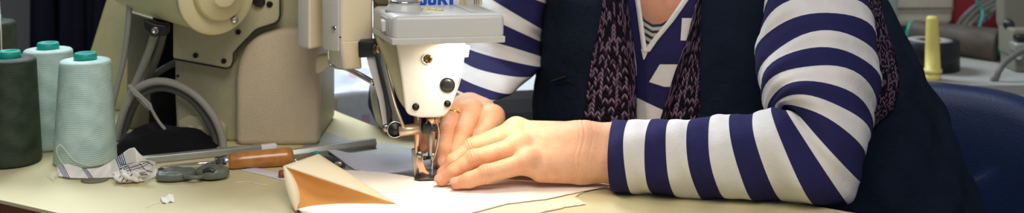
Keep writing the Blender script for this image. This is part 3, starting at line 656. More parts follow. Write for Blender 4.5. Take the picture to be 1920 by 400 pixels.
# lamp box
th = math.radians(8.1); ex = V((math.cos(th), math.sin(th), 0)); ey = V((-.35, .937, 0))
zb = zz(85, 1.41); P0 = W(736, 85, 1.41); P0.z = zb
wx, wy, hh = .1335, .098, .0305
bxp = [P0, P0+ex*wx, P0+ex*wx+ey*wy, P0+ey*wy]
lbx = MB(); lbx.prism([p+V((0, 0, .004)) for p in bxp], (0, 0, hh), 'grey_plastic', .0065, 5)
lbx.build('lamp_box', sm)['label'] = 'light grey plastic lamp box'
MB().prism([p-ex*(.0006 if i in (0, 3) else -.0006) for i, p in enumerate(bxp)], (0, 0, .008), 'grey_plastic', .0015, 3).build('lamp_box_rim', sm)
MB().prism([P0+ex*.03+ey*.012+V((0, 0, -.0006)), P0+ex*.105+ey*.012+V((0, 0, -.0006)), P0+ex*.105+ey*.034+V((0, 0, -.0006)), P0+ex*.03+ey*.034+V((0, 0, -.0006))], (0, 0, .001), 'label_white').build('lamp_diffuser', sm)
# rocker switch on the left end
c = P0+ey*.036+V((0, 0, .0195)); nrm = V((-ey.y, ey.x, 0)); Rm = Matrix((ey, -nrm, V((0, 0, 1)))).transposed()
MB().box(c+nrm*.0008, (.030, .002, .0195), 'plastic_dark', mtx=Rm, bevel=.0006).build('switch_plate', sm)
MB().box(c+nrm*.003-ey*.004, (.019, .005, .013), 'grey_plastic', mtx=Rm@Matrix.Rotation(math.radians(9), 3, 'Z'), bevel=.001).build('rocker_switch', sm)
MB().box(c+nrm*.0046-ey*.010, (.006, .005, .012), 'grey_plastic', mtx=Rm, bevel=.001).build('rocker_end', sm)
top = zb+hh+.004
cc = P0+ex*.026+ey*.048; cc.z = top
MB().lathe(cc+V((0, 0, -.002)), (.05, 0, 1), [(0, .023), (.004, .0225), (.008, .0195), (.012, .0185)], 'grey_plastic', 40).build('lamp_neck_base', sm)
MB().lathe(cc+V((.0005, 0, .009)), (.05, 0, 1), [(0, .0188), (.001, .0196), (.003, .0196), (.004, .0182)], 'chrome', 40).build('neck_ring', sm)
MB().lathe(cc+V((.0006, 0, .0115)), (.05, 0, 1), [(0, .0165), (.01, .0155), (.06, .0145), (.062, .01)], 'grey_plastic', 36).build('lamp_neck', sm)
for k in range(4):
    q = P0+ex*(.049+.0062*k)+ey*(.056-.006*k); MB().box(V((q.x, q.y, top+.0006)), (.0058, .0052, .0026), 'yellow', rot=-.35, bevel=.0007).build('key_button', sm)
q = P0+ex*.046+ey*.012; MB().lathe((q.x, q.y, top-.001), (0, 0, 1), [(0, .0028), (.0016, .0026), (.0022, .0015), (.0023, .0002)], 'grey_plastic', 16).build('lamp_screw', sm)
q0 = P0+ex*.0985+ey*.02; MB().prism([q0+V((0, 0, hh+.0041)), q0+ex*.008+V((0, 0, hh+.0041)), q0+ex*.008+ey*.07+V((0, 0, hh+.0041)), q0+ey*.07+V((0, 0, hh+.0041))], (0, 0, .0008), 'grey_plastic', .0003).build('lamp_lens_rib', sm)
# maker's plate with lettering
yl = 1.526
px_prism([(781, -40), (861, -40), (862, 12), (780, 15)], yl, .004, 'label_white', .0008).build('name_plate', sm)
lt_ = MB(); LET = [[(794, -14), (800, -14), (800, 5), (797, 9), (789, 9), (786, 6), (786, 1), (791, 1), (791.5, 4), (794, 4)],
       [(802, -14), (808, -14), (808, 4), (811.5, 4), (811.5, -14), (817.5, -14), (817.5, 5.5), (814.5, 9), (805, 9), (802, 5.5)],
       [(820, -14), (826, -14), (826, -5), (831, -14), (838, -14), (832, -3.5), (839, 9), (832, 9), (827.5, .5), (826, 3), (826, 9), (820, 9)],
       [(841.5, -14), (848.5, -14), (848.5, 9), (841.5, 9)]]
for L_ in LET: lt_.prism([W(785+(x-785)*1.02, y+1.5-(x-785)*.03, yl-.0006) for x, y in L_], (0, .0008, 0), 'blue')
lt_.build('name_lettering', sm)
for k in range(9):
    px_prism([(807+k*2.5, 14.2-.12*k), (808.4+k*2.5, 14.1-.12*k), (808.4+k*2.5, 17-.12*k), (807+k*2.5, 17.1-.12*k)], yl-.004, .004, 'grey_mark').build('printed_tick', sm)
px_prism([(871, -40), (889, -40), (889, 13), (871, 14)], 1.54, .03, 'grey_plastic', .002).build('tension_housing', sm)
for k in range(4):
    px_prism([(891+k*3.4, -40), (893+k*3.4, -40), (893+k*3.4, 11), (891+k*3.4, 11)], 1.545, .02, 'cream').build('guide_fin', sm)
px_prism([(700, -40), (738, -40), (736, 4), (728, 12), (708, 10), (700, 4)], 1.535, .03, 'taupe', .005).build('head_casting', sm)

# ------------------------------------------------------------------ cables
def cable(pts, r, m, label):
    mb = MB(); mb.tube([W(*p) for p in pts], r, m, 12, sub=8)
    return tag(mb.build('cable', loc=W(*pts[-1])), label, 'cable', 'cables beside the machine column')
cable([(243, -40, 1.66), (243, 0, 1.66), (240, 50, 1.66), (232, 110, 1.67), (220, 160, 1.68), (208, 210, 1.69), (200, base_z(1.70)-4, 1.70)], .0040, 'rubber', 'upright thin grey cable in front of the slanted panel')
cable([(290, 64, 1.62), (280, 95, 1.64), (262, 140, 1.66), (240, 190, 1.67), (226, 235, 1.675), (218, 262, 1.68)], .0056, 'rubber', 'thick grey cable slanting down from the black bracket, front of two')
cable([(306, 62, 1.63), (296, 100, 1.65), (276, 150, 1.68), (250, 200, 1.69), (232, 250, 1.70)], .0054, 'rubber_dark', 'darker grey cable slanting down behind the front one from the bracket')
cable([(219, 262, 1.655), (224, 235, 1.65), (236, 200, 1.645), (256, 168, 1.64), (290, 153, 1.635), (330, 158, 1.632), (368, 180, 1.632), (398, 215, 1.634), (414, 250, 1.636), (420, 283, 1.636)], .0052, 'rubber', 'grey cable looping over in front of the column, outer of the two loops')
cable([(226, 266, 1.672), (232, 240, 1.665), (246, 205, 1.66), (266, 178, 1.652), (296, 165, 1.648), (330, 170, 1.645), (362, 190, 1.645), (388, 222, 1.646), (402, 252, 1.648), (409, 280, 1.648)], .0052, 'rubber_dark', 'grey cable looping over in front of the column, inner of the two loops')
cable([(330, 117, 1.70), (312, 126, 1.695), (290, 140, 1.69), (268, 156, 1.685), (250, 175, 1.69)], .0048, 'rubber_dark', 'short grey cable running from the column to the slanting cables')
cn = thing('cable_tag', W(268, 190, 1.628), 'grey plastic tag on a bead cord hanging across the looped cables', 'tag')
MB().prism([W(238, 161, 1.626), W(243, 158, 1.626), W(283, 195, 1.624), (W(286, 204, 1.624)), W(281, 208, 1.624), W(272, 203, 1.624), W(250, 178, 1.626)], (0, .003, 0), 'rubber', .001).build('tag_plate', cn)
MB().tube([W(255, 180, 1.6225), W(262, 183, 1.6225), W(272, 194, 1.622), W(278, 202, 1.6215)], .0012, 'rubber', 8, sub=3).build('tag_rim', cn)
mb = MB()
for k in range(12):
    t = k/11; c = W(284+24*t, 205+36*t+3*math.sin(t*3), 1.626); b = bmesh.new(); bmesh.ops.create_icosphere(b, subdivisions=2, radius=.0024); bmesh.ops.translate(b, vec=c, verts=b.verts); mb.merge(b, 'rubber', True)
mb.build('bead_cord', cn)
# black cloth at the foot of the column
xs = np.linspace(X(206, 1.62), X(402, 1.62), 60); ys = np.linspace(1.585, 1.66, 26)
def bz(x, y):
    u, v = (x-xs[0])/(xs[-1]-xs[0]), (y-1.585)/.075
    e = min(1, 6*min(u, 1-u), 5*min(v, 1-v)); e = max(0, e)
    return .7505+e*(.012+.010*math.sin(3.1*min(1, u*1.15))+.005*nz(x*2, y*2)+.008*v)
tag(hgrid(xs, ys, bz, 'black_cloth').build('black_cloth', loc=T(310, 290), solid=.002), 'crumpled black cloth lying at the foot of the machine column', 'cloth')
bg_ = MB()
bg_.loft([[V((X(310, 1.74)+(.022-.006*t*t)*math.cos(2*math.pi*k/28)*(1+.08*math.sin(3*k+9*t)), 1.745+.030*math.sin(2*math.pi*k/28), .7505+.185*t)) for k in range(28)] for t in np.linspace(0, 1, 14)], 'black_cloth')
tag(bg_.build('gap_filler', loc=(X(308, 1.74), 1.745, .75)), 'black cloth bag added to darken the gap between the machine column and the slanted panel', 'filler')  # added dark shape that blackens the gap beside the column
tag(MB().tube([T(228, 254, .757), T(300, 248, .757), T(332, 242, .757)], .004, 'alu', 10).build('chrome_rod', loc=T(280, 250)), 'thin bright metal rod lying behind the black cloth', 'rod')

# ------------------------------------------------------------------ right background
rt = thing('side_table', (1.0, 2.35, 0), 'white side table behind the blue chair', 'table')
q = [V((.66, 2.055, .735)), V((.80, 2.06, .735)), V((1.55, 2.10, .735)), V((1.55, 3.0, .735)), V((.66, 2.9, .735))]
MB().prism(q, (0, 0, .015), 'bench2').build('tabletop', rt); MB().prism([p-V((0, 0, .035)) for p in q], (0, 0, .0345), 'bench_edge').build('edge_band', rt)
for x, y in ((.70, 2.22), (1.48, 2.2), (.70, 2.8), (1.48, 2.9)): MB().box((x, y, .35), (.04, .04, .70), 'leg', bevel=.003).build('leg', rt)
yk = 2.115; xk = X(1749, yk)
pg = thing('spool_pin', (xk, yk, TZ), 'yellow plastic peg standing in front of the black tape roll', 'peg')
MB().lathe((xk, yk, TZ), (-.01, 0, 1), [(0, .0138), (.008, .0136), (.0085, .0128), (.012, .0128), (.0125, .0158), (.0185, .0158), (.019, .0134), (.06, .0122), (.106, .0103), (.109, .0098), (.1115, .0075), (.112, .001)], 'yellow', 40).build('peg_body', pg)
tr = thing('tape_roll', (X(1744, 2.215), 2.215, TZ), 'black tape roll lying flat behind the yellow peg', 'tape')
MB().lathe((X(1744, 2.215), 2.215, TZ), (0, 0, 1), [(0, .030), (0, .051), (.001, .052), (.053, .052), (.054, .051), (.054, .040)], 'tape', 56).build('tape_winding', tr)
MB().lathe((X(1744, 2.215), 2.215, TZ), (0, 0, 1), [(.001, .030), (.0535, .0395), (.0545, .0395), (.0545, .0200), (.001, .020)], 'tape_core', 48).build('tape_core', tr)
bc = thing('thread_cone', (X(1800, 2.36), 2.36, TZ), 'taupe thread cone lying on its side behind the black tape roll', 'thread')
pa, pb = W(1712, 60, 2.42), W(1878, 88, 2.30); p, d, L = rod(pa, pb)
MB().lathe(p, d, [(0, .016), (.001, .0235), (.006, .0245), (L*.5, .029), (L-.006, .0345), (L-.001, .034), (L, .02)], 'brown', 48).build('thread_winding', bc)
MB().lathe(p-d*.006, d, [(0, .010), (.001, .0215), (.006, .0215)], 'teal', 30).build('cone_tip', bc)
MB().lathe(p+d*L, d, [(-.001, .0195), (.010, .0195), (.011, .017), (.011, .001)], 'teal', 30).build('cone_base', bc)
o = px_prism([(1660, -60), (1794, -60), (1790, 10), (1786, 46), (1662, 46)], 2.62, .15, 'card', .012); tag(o.build('carton', loc=W(1725, 46, 2.62)), 'pale carton standing at the back of the side table', 'box')
tag(px_prism([(1664, 14), (1790, 14), (1788, 18), (1664, 20)], 2.60, .004, 'taupe').build('carton_strip', loc=W(1725, 16, 2.6)), 'brown strip across the front of the pale carton', 'strip')
tag(px_prism([(1786, -60), (1905, -60), (1890, 100), (1786, 78)], 2.70, .1, 'red', .01).build('red_crate', loc=W(1840, 78, 2.7)), 'dark red plastic crate behind the heap of grey cables', 'crate')
for k in range(7):
    pts = [W(1788+10*k+random.uniform(-3, 3), 60-4*k, 2.58-.004*k), W(1806+9*k, 34-2*k, 2.565), W(1830+6*k, 12+k, 2.56), W(1862+3*k, -8+3*k, 2.57), W(1886+2*k, -50, 2.60)]
    tag(MB().tube(pts, .0055, 'rubber' if k % 2 else 'rubber_dark', 10, sub=6).build('cable', loc=pts[0]), 'grey cable in the heap hanging over the dark red crate', 'cable', 'grey cables over the red crate')
tag(MB().tube([W(1838, -40, 2.52), W(1832, 0, 2.52), W(1840, 14, 2.52), W(1843, 28, 2.51), W(1838, 45, 2.5), W(1836, 56, 2.47)], .0028, 'teal', 8, sub=6).build('cable', loc=W(1838, 50, 2.5)), 'thin teal cable hanging in front of the grey cable heap', 'cable')
tag(px_prism([(1664, -80), (1685, -80), (1685, 70), (1664, 70)], 2.45, .04, 'pale_green', .006).build('green_post', loc=W(1675, 70, 2.45)), 'pale green post beside the carton behind the seated person', 'post')
gm = thing('overlock_machine', (X(1930, 2.25), 2.25, TZ), 'grey machine at the right edge behind the blue chair', 'machine')
px_prism([(1880, -120), (2050, -120), (2050, 60), (1890, 62), (1882, 50)], 2.22, .04, 'grey_machine', .01).build('machine_body', gm)
px_prism([(1900, 55), (2050, 55), (2050, base_z(2.18)), (1904, base_z(2.18)), (1904, 112), (1900, 104)], 2.18, .07, 'grey_machine', .006).build('machine_base', gm)
px_prism([(1907, 66), (1935, 66), (1935, 76), (1907, 78)], 2.165, .03, 'dsteel', .003).build('clamp', gm)
px_prism([(1904, 82), (1935, 80), (1935, 98), (1912, 102), (1904, 96)], 2.16, .03, 'alu', .003).build('clamp_arm', gm)
MB().lathe(W(1910, 103, 2.165), (-.3, -1, 0), [(0, .008), (.006, .008), (.008, .005), (.0082, .0005)], 'chrome', 20).build('bolt', gm)
MB().lathe(W(1891, 46, 2.215), (-.2, -1, 0), [(0, .010), (.004, .010), (.006, .007), (.0062, .0005)], 'dsteel', 20).build('knob', gm)
tag(MB().tube([W(1859, base_z(2.10)-4, 2.10), W(1866, 150, 2.10), W(1874, 132, 2.10), W(1890, 113, 2.11), W(1925, 93, 2.12), W(1990, 80, 2.13)], .0052, 'rubber_dark', 12, sub=6).build('cable', loc=T(1860, 160)), 'dark grey cable bending down to the side table at the right edge', 'cable')

# ------------------------------------------------------------------ chair
ch = thing('office_chair', (.62, 1.93, 0), 'blue padded office chair behind the seated person', 'chair')
rows = []; cE, cN = V((.866, -.5, 0)), V((.5, .866, 0)); bc_ = V((.675, 1.985, 0))
cb = MB(); nU, nV = 40, 12; 
def bk(u, z, f):                                # cushioned backrest, curved round the sitter
    e = abs(u)**3; hz = .765-.02*e-.0*u
    return hz
outl_ = []
for k in range(64):
    a = 2*math.pi*k/64; cu_, su_ = math.cos(a), math.sin(a)
    sx = math.copysign(abs(cu_)**.45, cu_); sz = math.copysign(abs(su_)**.5, su_); outl_.append((sx, sz))
rings = []
for f, ins in ((-.046, .02), (-.046, .3), (-.045, .6), (-.040, .86),  (-.032, .95), (-.024, .99), (-.012, 1.0), (.012, 1.0), (.026, .99), (.030, .95), (.034, .85), (.036, .6), (.036, .3), (.036, .02)):
    rings.append([bc_+cE*(sx*.235*ins)+cN*(f-.05*(sx*ins)**2+.03)+V((0, 0, .60+sz*.166*(1-(1-ins)*1.3))) for sx, sz in outl_])
cb.loft(rings, 'chair'); cb.build('backrest', ch)
sc_ = V((.47, 1.70, 0)); sr = [(0, .9), (.015, 1), (.05, 1), (.065, .93)]
MB().loft([[sc_+cE*(sx*.235*s)+cN*(sz*.23*s)+V((0, 0, .39+h)) for sx, sz in outl_] for h, s in sr], 'chair').build('seat', ch)
MB().tube([bc_+V((0, 0, .5))+cN*.06, bc_+V((0, 0, .40))+cN*.05, sc_+cN*.15+V((0, 0, .375)), sc_+V((0, 0, .375))], .014, 'chair_black', 12, sub=4).build('back_bracket', ch)
MB().lathe(sc_+V((0, 0, .09)), (0, 0, 1), [(0, .03), (.12, .03), (.12, .018), (.295, .018)], 'chair_black', 24).build('pedestal', ch)
for k in range(5):
    a = k*2*math.pi/5+.3; e = V((math.cos(a), math.sin(a), 0))
    l = MB().tube([sc_+V((0, 0, .11))+e*.02, sc_+V((0, 0, .085))+e*.27], [.02, .013], 'chair_black', 12).build('leg', ch)
    MB().lathe(sc_+e*.27+V((0, 0, .027))-e.cross(V((0, 0, 1)))*.011, e.cross(V((0, 0, 1))), [(0, .02), (.002, .026), (.02, .026), (.022, .02)], 'chair_black', 20).build('castor', l)
# ------------------------------------------------------------------ seated person
S_, N_ = V((.866, -.5, 0)), V((-.5, -.866, 0))              # her left, her front
TOR = [(.43, 985, 1890, 1.86, .70), (.62, 1000, 1822, 1.80, .72), (.67, 1003, 1806, 1.79, .72), (.72, 1005, 1784, 1.78, .70), (.80, 1005, 1746, 1.77, .68), (.88, 1003, 1700, 1.76, .66), (.94, 1003, 1662, 1.755, .62), (1.0, 1020, 1622, 1.75, .55), (1.04, 1065, 1585, 1.745, .46), (1.065, 1150, 1500, 1.74, .38), (1.085, 1225, 1420, 1.735, .34)]
TOR = [(t[0], t[1], t[2]-27, *t[3:]) for t in TOR]
_tz = [t[0] for t in TOR]
_tc = [(X((t[1]+t[2])/2, t[3]), t[3], (t[2]-t[1])/2/F*t[3]/.93, t[4]) for t in TOR]
def tring(z):
    v = [float(np.interp(z, _tz, [c[i] for c in _tc])) for i in range(4)]
    return v[0], v[1], v[2], v[2]*v[3]
def tpt(z, th, off=0):
    x, y, a, b = tring(z); return V((x, y, z))+S_*((a+off)*math.cos(th))+N_*((b+off)*math.sin(th))
def tlev(p, off=0):
    x, y, a, b = tring(p[2]); d = V((p[0]-x, p[1]-y, 0)); return math.hypot(d.dot(S_)/(a+off), d.dot(N_)/(b+off))-1
_HY = np.linspace(1.25, 1.86, 245); _tzn = np.array(_tz); _tcn = np.array(_tc)
def hit(px, py, off=0):                          # where the ray of a pixel meets the torso surface
    x, z = (px-960)/F*_HY, CZ-(py-HY)/F*_HY
    c = [np.interp(z, _tzn, _tcn[:, i]) for i in range(4)]
    dx, dy = x-c[0], _HY-c[1]; a, b = c[2]+off, c[2]*c[3]+off
    g = np.hypot((dx*S_.x+dy*S_.y)/a, (dx*N_.x+dy*N_.y)/b)-1
    i = int(np.argmax(g < 0)) or int(np.argmin(g)); i = max(i, 1)
    t = g[i-1]/(g[i-1]-g[i]) if g[i] < 0 else 1
    return W(px, py, float(_HY[i-1]+(_HY[i]-_HY[i-1])*t))
pers = thing('person', (.42, 1.78, 0), 'seated person in navy and white striped top and dark vest guiding fabric under the needle', 'person')

# hands as chains of (px, py, depth, radius)
LF = dict(index=[(968, 245, 1.492, .0135), (892, 273, 1.496, .0105), (852, 302, 1.482, .0092), (840, 316, 1.478, .0075)],
          middle=[(964, 256, 1.474, .0135), (884, 277, 1.470, .0106), (850, 303, 1.460, .0094), (833, 323, 1.458, .0078)],
          ring=[(974, 276, 1.452, .0132), (889, 299, 1.440, .0112), (852, 323, 1.436, .0096), (829, 337, 1.437, .0078)],
          pinky=[(990, 305, 1.431, .0122), (912, 327, 1.420, .0108), (880, 338, 1.419, .0092), (857, 344, 1.420, .0073)],
          thumb=[(1040, 283, 1.49, .0155), (970, 296, 1.505, .0125), (915, 306, 1.505, .0105), (888, 309, 1.50, .0085)])
RF = dict(index=[(924, 221, 1.572, .0140), (902, 258, 1.540, .0118), (884, 286, 1.520, .0100), (874, 301, 1.514, .0085)],
          middle=[(884, 211, 1.570, .0140), (868, 250, 1.533, .0120), (853, 288, 1.512, .0105), (846, 308, 1.506, .0085)],
          ring=[(852, 211, 1.572, .0136), (838, 250, 1.535, .0118), (831, 283, 1.513, .0104), (829, 304, 1.505, .0086)],
          pinky=[(827, 216, 1.580, .0120), (806, 246, 1.556, .0098), (797, 266, 1.545, .0085), (794, 278, 1.540, .0072)],
          thumb=[(905, 215, 1.62, .016), (930, 245, 1.60, .013), (918, 268, 1.565, .0105), (906, 282, 1.55, .0085)])
P3 = lambda c: np.array(W(*c[:3]))
def finger(p, ch):
    d = None
    for a, b in zip(ch[:-1], ch[1:]):
        s = seg(p, P3(a), P3(b), a[3], b[3]); d = s if d is None else smin(d, s, .003)
    return d
LUP, RUP = np.array((-.05, -.55, .83)), np.array((0, -.72, .69))
def nails(H, up):
    out = []
    for k, ch in H.items():
        a, b = P3(ch[2]), P3(ch[3]); d = (b-a)/np.linalg.norm(b-a); u = up-d*up.dot(d); u /= np.linalg.norm(u); s = np.cross(d, u)
        r = ch[3][3]; out.append((b+d*r*.18+u*r*.80, np.stack((d, s, u), 1), r))
    return out
LN, RN = nails(LF, LUP), nails(RF, RUP)
def hand(p, H, meta, N, up, k=.013):
    d = None
    for a, b in meta:
        s = seg(p, P3(a), P3(b), a[3], b[3]); d = s if d is None else smin(d, s, k)
    palm = d; out = d
    for nme, ch in H.items():
        f = finger(p, ch)
        j = P3(ch[1])+up*ch[1][3]*.28; f = smin(f, np.linalg.norm(p-j.astype(np.float32), axis=1)-ch[1][3]*.80, .004)     # knuckle
        out = np.minimum(out, smin(palm, f, .009 if nme != 'thumb' else .014))
        j = P3(ch[0])+up*ch[0][3]*.30; out = smin(out, np.linalg.norm(p-j.astype(np.float32), axis=1)-ch[0][3]*.78, .012)
        # creases over the middle joint
        a, b = P3(ch[0]), P3(ch[2]); ax = (b-a)/np.linalg.norm(b-a); t = (p-P3(ch[1]).astype(np.float32))@ax.astype(np.float32)
        near = np.exp(-(t/.0055)**2)*np.exp(-(np.maximum(f, 0)/.002)**2)
        out = out+.0005*near*np.cos(t*2*math.pi/.0034)
    if H is LF:                                   # creases at the wrist
        for x_, k_ in ((.0745, .5), (.0800, .7), (.0905, .35)):
            t = p[:, 0]-x_-.006*np.sin((p[:, 2]-.786)*40)+.0012*np.sin(p[:, 2]*160); out = out+.0006*k_*np.exp(-(t/.0013)**2)*np.exp(-(np.maximum(out, 0)/.003)**2)
    for c, R, r in N:
        out = np.minimum(out, elli(p, c, (r*.86, r*.70, r*.23), R))
    return out
LM = [((1092, 262, 1.460, .0205), (970, 247, 1.490, .0140)), ((1092, 272, 1.455, .0200), (966, 258, 1.474, .0140)), ((1092, 288, 1.449, .0205), (978, 278, 1.453, .0140)),
      ((1094, 306, 1.441, .0195), (992, 304, 1.433, .0130)), ((1084, 317, 1.438, .0165), (1015, 322, 1.430, .0125)), ((1080, 278, 1.475, .018), (1010, 284, 1.495, .015)),
      ((1092, 266, 1.459, .0215), (1240, 276, 1.445, .033)), ((1096, 306, 1.442, .0200), (1240, 308, 1.428, .033))]
RM = [((870, 203, 1.645, .0150), (829, 215, 1.58, .0120)), ((876, 203, 1.645, .0160), (853, 211, 1.574, .0138)), ((882, 203, 1.645, .0165), (883, 211, 1.572, .0140)), ((888, 204, 1.645, .0160), (922, 221, 1.573, .0140)),
      ((892, 206, 1.645, .016), (915, 225, 1.60, .016)), ((882, 204, 1.648, .0190), (914, 164, 1.78, .0230))]
LE, RE = (1528, 300, 1.405, .032), (925, 105, 1.86, .038)
LS, RS = (1500, -85, 1.60, .052), (1035, -85, 1.82, .052)
Hc = np.array((.205, 1.605, 1.255)); tl = math.radians(28)
hf = np.array(N_)*math.cos(tl)+np.array((0, 0, -math.sin(tl))); hs = np.array(S_); hu = np.cross(hs, -hf); hu = hu if hu[2] > 0 else -hu
HR = np.stack((hs, hf, hu), 1)
hp_ = lambda s, f, u: Hc+hs*s+hf*f+hu*u
def torso(p, off=-.034):
    zc = np.clip(p[:, 2], .45, 1.075); v = [np.interp(zc, _tz, [c[i] for c in _tc]).astype(np.float32) for i in range(4)]
    dx, dy = p[:, 0]-v[0], p[:, 1]-v[1]; ds = dx*S_.x+dy*S_.y; dn = dx*N_.x+dy*N_.y
    a, b = v[2]+off, v[2]*v[3]+off
    r = (np.sqrt((ds/a)**2+(dn/b)**2)-1)*np.minimum(a, b)
    return np.maximum(r, np.abs(p[:, 2]-.7625)-.3125)
def head(p):
    d = elli(p, hp_(0, 0, .015), (.074, .095, .100), HR)
    d = smin(d, elli(p, hp_(0, .035, -.055), (.052, .055, .060), HR), .04)
    d = smin(d, seg(p, hp_(0, .088, .012), hp_(0, .108, -.022), .007, .012), .012)
    for s in (-1, 1):
        d = np.maximum(d, -(np.linalg.norm(p-hp_(s*.030, .104, .018).astype(np.float32), axis=1)-.014)) if False else d
        d = smin(d, elli(p, hp_(s*.030, .083, .016), (.012, .009, .008), HR), .006)
        d = smin(d, elli(p, hp_(s*.076, -.005, -.008), (.009, .016, .030), HR), .008)
    d = smin(d, elli(p, hp_(0, .088, -.052), (.022, .008, .008), HR), .008)
    return d
NK = (np.array((.275, 1.715, 1.05)), hp_(0, -.02, -.075))
def arms(p):
    d = seg(p, P3((1240, 292, 1.437)), P3(LE), .036, .033)
    d = smin(d, seg(p, P3(LE), P3(LS), .033, .045), .02)
    d2 = smin(seg(p, P3((914, 164, 1.78)), P3(RE), .0235, .032), seg(p, P3(RE), P3(RS), .036, .048), .02)
    return np.minimum(d, d2)
def legs(p):
    d = None
    for s in (-1, 1):
        hip = np.array((.44, 1.80, .52))+np.array(S_)*.09*s; kn = hip+np.array(N_)*.40+np.array(S_)*.03*s; kn[2] = .50; an = kn+np.array(N_)*.02; an[2] = .09
        for a, b, r1, r2 in ((hip, kn, .082, .058), (kn, an, .054, .038), (an, an+np.array(N_)*.14-np.array((0, 0, .05)), .036, .03)):
            g = seg(p, a, b, r1, r2); d = g if d is None else smin(d, g, .03)
    return d
BOX = {'L': ((-.112, 1.395, .745), (.150, 1.535, .85)), 'R': ((-.125, 1.480, .745), (.02, 1.690, .86))}
def body(p):
    d = smin(torso(p), seg(p, NK[0], NK[1], .058, .050), .05)
    d = smin(d, head(p), .02)
    d = smin(d, arms(p), .02)
    d = smin(d, legs(p), .03)
    for nme, H, MT, N, up in (('L', LF, LM, LN, LUP), ('R', RF, RM, RN, RUP)):
        lo, hi = BOX[nme]; m = np.all((p > np.array(lo)-.06) & (p < np.array(hi)+.12), axis=1)
        if m.any(): d[m] = smin(d[m], hand(p[m], H, MT, N, up), .004)
    return d
vb, fb_ = nets(body, (-.16, 1.18, .0), (.80, 2.12, 1.42), .0075)
parts = []
inside = np.zeros(len(vb), bool)
for k, (lo, hi) in BOX.items():
    inside |= np.all((vb > np.array(lo)-.0) & (vb < np.array(hi)+.0), axis=1)
fb_ = fb_[~inside[fb_].any(1)]
bm = bmesh.new(); bv = [bm.verts.new(v) for v in vb]
for q in fb_:
    bm.faces.new([bv[i] for i in q])
loops = {}
def vkey(e): return all(len(v.link_faces) > 0 for v in e.verts)
b0 = [e for e in bm.edges if len(e.link_faces) == 1]
for k, H, MT, N, up in (('L', LF, LM, LN, LUP), ('R', RF, RM, RN, RUP)):
    lo, hi = BOX[k]; hi2 = list(hi)
    if k == 'L': hi2[0] -= .012
    else: hi2[1] -= .012
    cl = (lambda p: np.maximum(hand(p, H, MT, N, up), -1))
    vh, fh = nets(cl, lo, hi2, .0009)
    ax = 0 if k == 'L' else 1; lim = hi2[ax]
    keep = vh[:, ax] < lim; fh = fh[keep[fh].all(1)]
    hv = [bm.verts.new(v) for v in vh]; fs = [bm.faces.new([hv[i] for i in q]) for q in fh]
    e1 = [e for e in {e for f in fs for e in f.edges} if len(e.link_faces) == 1]
    c = (np.array(lo)+np.array(hi))/2
    e0 = [e for e in b0 if np.linalg.norm(np.array((e.verts[0].co+e.verts[1].co)/2)-c) < .19 and (e.verts[0].co[ax] > lim-.02)]
    try: bmesh.ops.bridge_loops(bm, edges=e0+e1)
    except Exception as ex: print('bridge', k, ex, len(e0), len(e1))
bmesh.ops.delete(bm, geom=[v for v in bm.verts if not v.link_faces], context='VERTS')
bmesh.ops.recalc_face_normals(bm, faces=bm.faces)
for f in bm.faces: f.smooth = True
me = bpy.data.meshes.new('body'); 
co_ = np.array([v.co for v in bm.verts], np.float32)
base = np.array(lin((220, 168, 130))); red = np.array(lin((206, 122, 92))); nail = np.array(lin((222, 162, 134))); pale = np.array(lin((236, 190, 156)))
colr = np.tile(base, (len(co_), 1))
def blend(w, c):
    global colr
    colr = colr*(1-w[:, None])+np.array(c)*w[:, None]
for H, N in ((LF, LN), (RF, RN)):
    for ch in H.values():
        blend(.55*np.exp(-(np.linalg.norm(co_-P3(ch[3]), axis=1)/.013)**2), red)
        blend(.38*np.exp(-(np.linalg.norm(co_-P3(ch[1])-.006*np.array((0, -.5, .8)), axis=1)/.010)**2), red)
        pass
    for c, R, r in N:
        blend(np.clip((.0004-elli(co_, c, (r*.9, r*.74, r*.4), R))/.0006, 0, 1), nail)
chest = np.exp(-(np.linalg.norm(co_-np.array(hit(1240, 10, -.034)), axis=1)/.12)**2); blend(.6*chest, lin((196, 128, 100)))
blend(np.exp(-(np.maximum(elli(co_, hp_(0, .094, -.052), (.024, .012, .009), HR), 0)/.002)**2)*.8, lin((176, 86, 84)))
for s in (-1, 1):
    blend(np.clip(-elli(co_, hp_(s*.030, .092, .016), (.011, .008, .0055), HR)/.002+.5, 0, 1), (.75, .73, .7))
    blend(np.clip(-elli(co_, hp_(s*.030, .094, .016), (.0045, .010, .0045), HR)/.001+.5, 0, 1), (.03, .02, .015))
    blend(np.clip(-elli(co_, hp_(s*.031, .092, .036), (.018, .012, .004), HR)/.002+.5, 0, 1), lin((80, 56, 40)))
org = worldloc(pers); bmesh.ops.translate(bm, vec=-org, verts=bm.verts); bm.to_mesh(me); bm.free()
at = me.color_attributes.new('Col', 'FLOAT_COLOR', 'POINT')
at.data.foreach_set('color', np.concatenate((colr, np.ones((len(colr), 1))), 1).astype(np.float32).ravel())
me.materials.append(M['skin']); bo_ = bpy.data.objects.new('body', me); COL.objects.link(bo_); bo_.parent = pers
def sdf_part(fn, lo, hi, h, m, name):
    v, f = nets(fn, lo, hi, h); me = bpy.data.meshes.new(name); me.from_pydata((v-np.array(org)).tolist(), [], f.tolist()); me.polygons.foreach_set('use_smooth', [True]*len(me.polygons))
    me.materials.append(M[m]); o = bpy.data.objects.new(name, me); COL.objects.link(o); o.parent = pers; return o
def hairf(p):
    d = elli(p, hp_(0, -.012, .022), (.090, .108, .108), HR); d = smin(d, elli(p, hp_(0, -.05, -.05), (.072, .055, .075), HR), .03)
    cut = elli(p, hp_(0, .095, -.035), (.066, .085, .092), HR); return np.maximum(d, -cut)+.0015*np.sin(p[:, 0]*420)*np.sin(p[:, 2]*160)
sdf_part(hairf, Hc-.19, Hc+.19, .005, 'hair', 'hair')
def trs(p): return np.maximum(smin(legs(p)-.012, np.maximum(torso(p, -.02), p[:, 2]-.62), .04), -(p[:, 2]-.075))
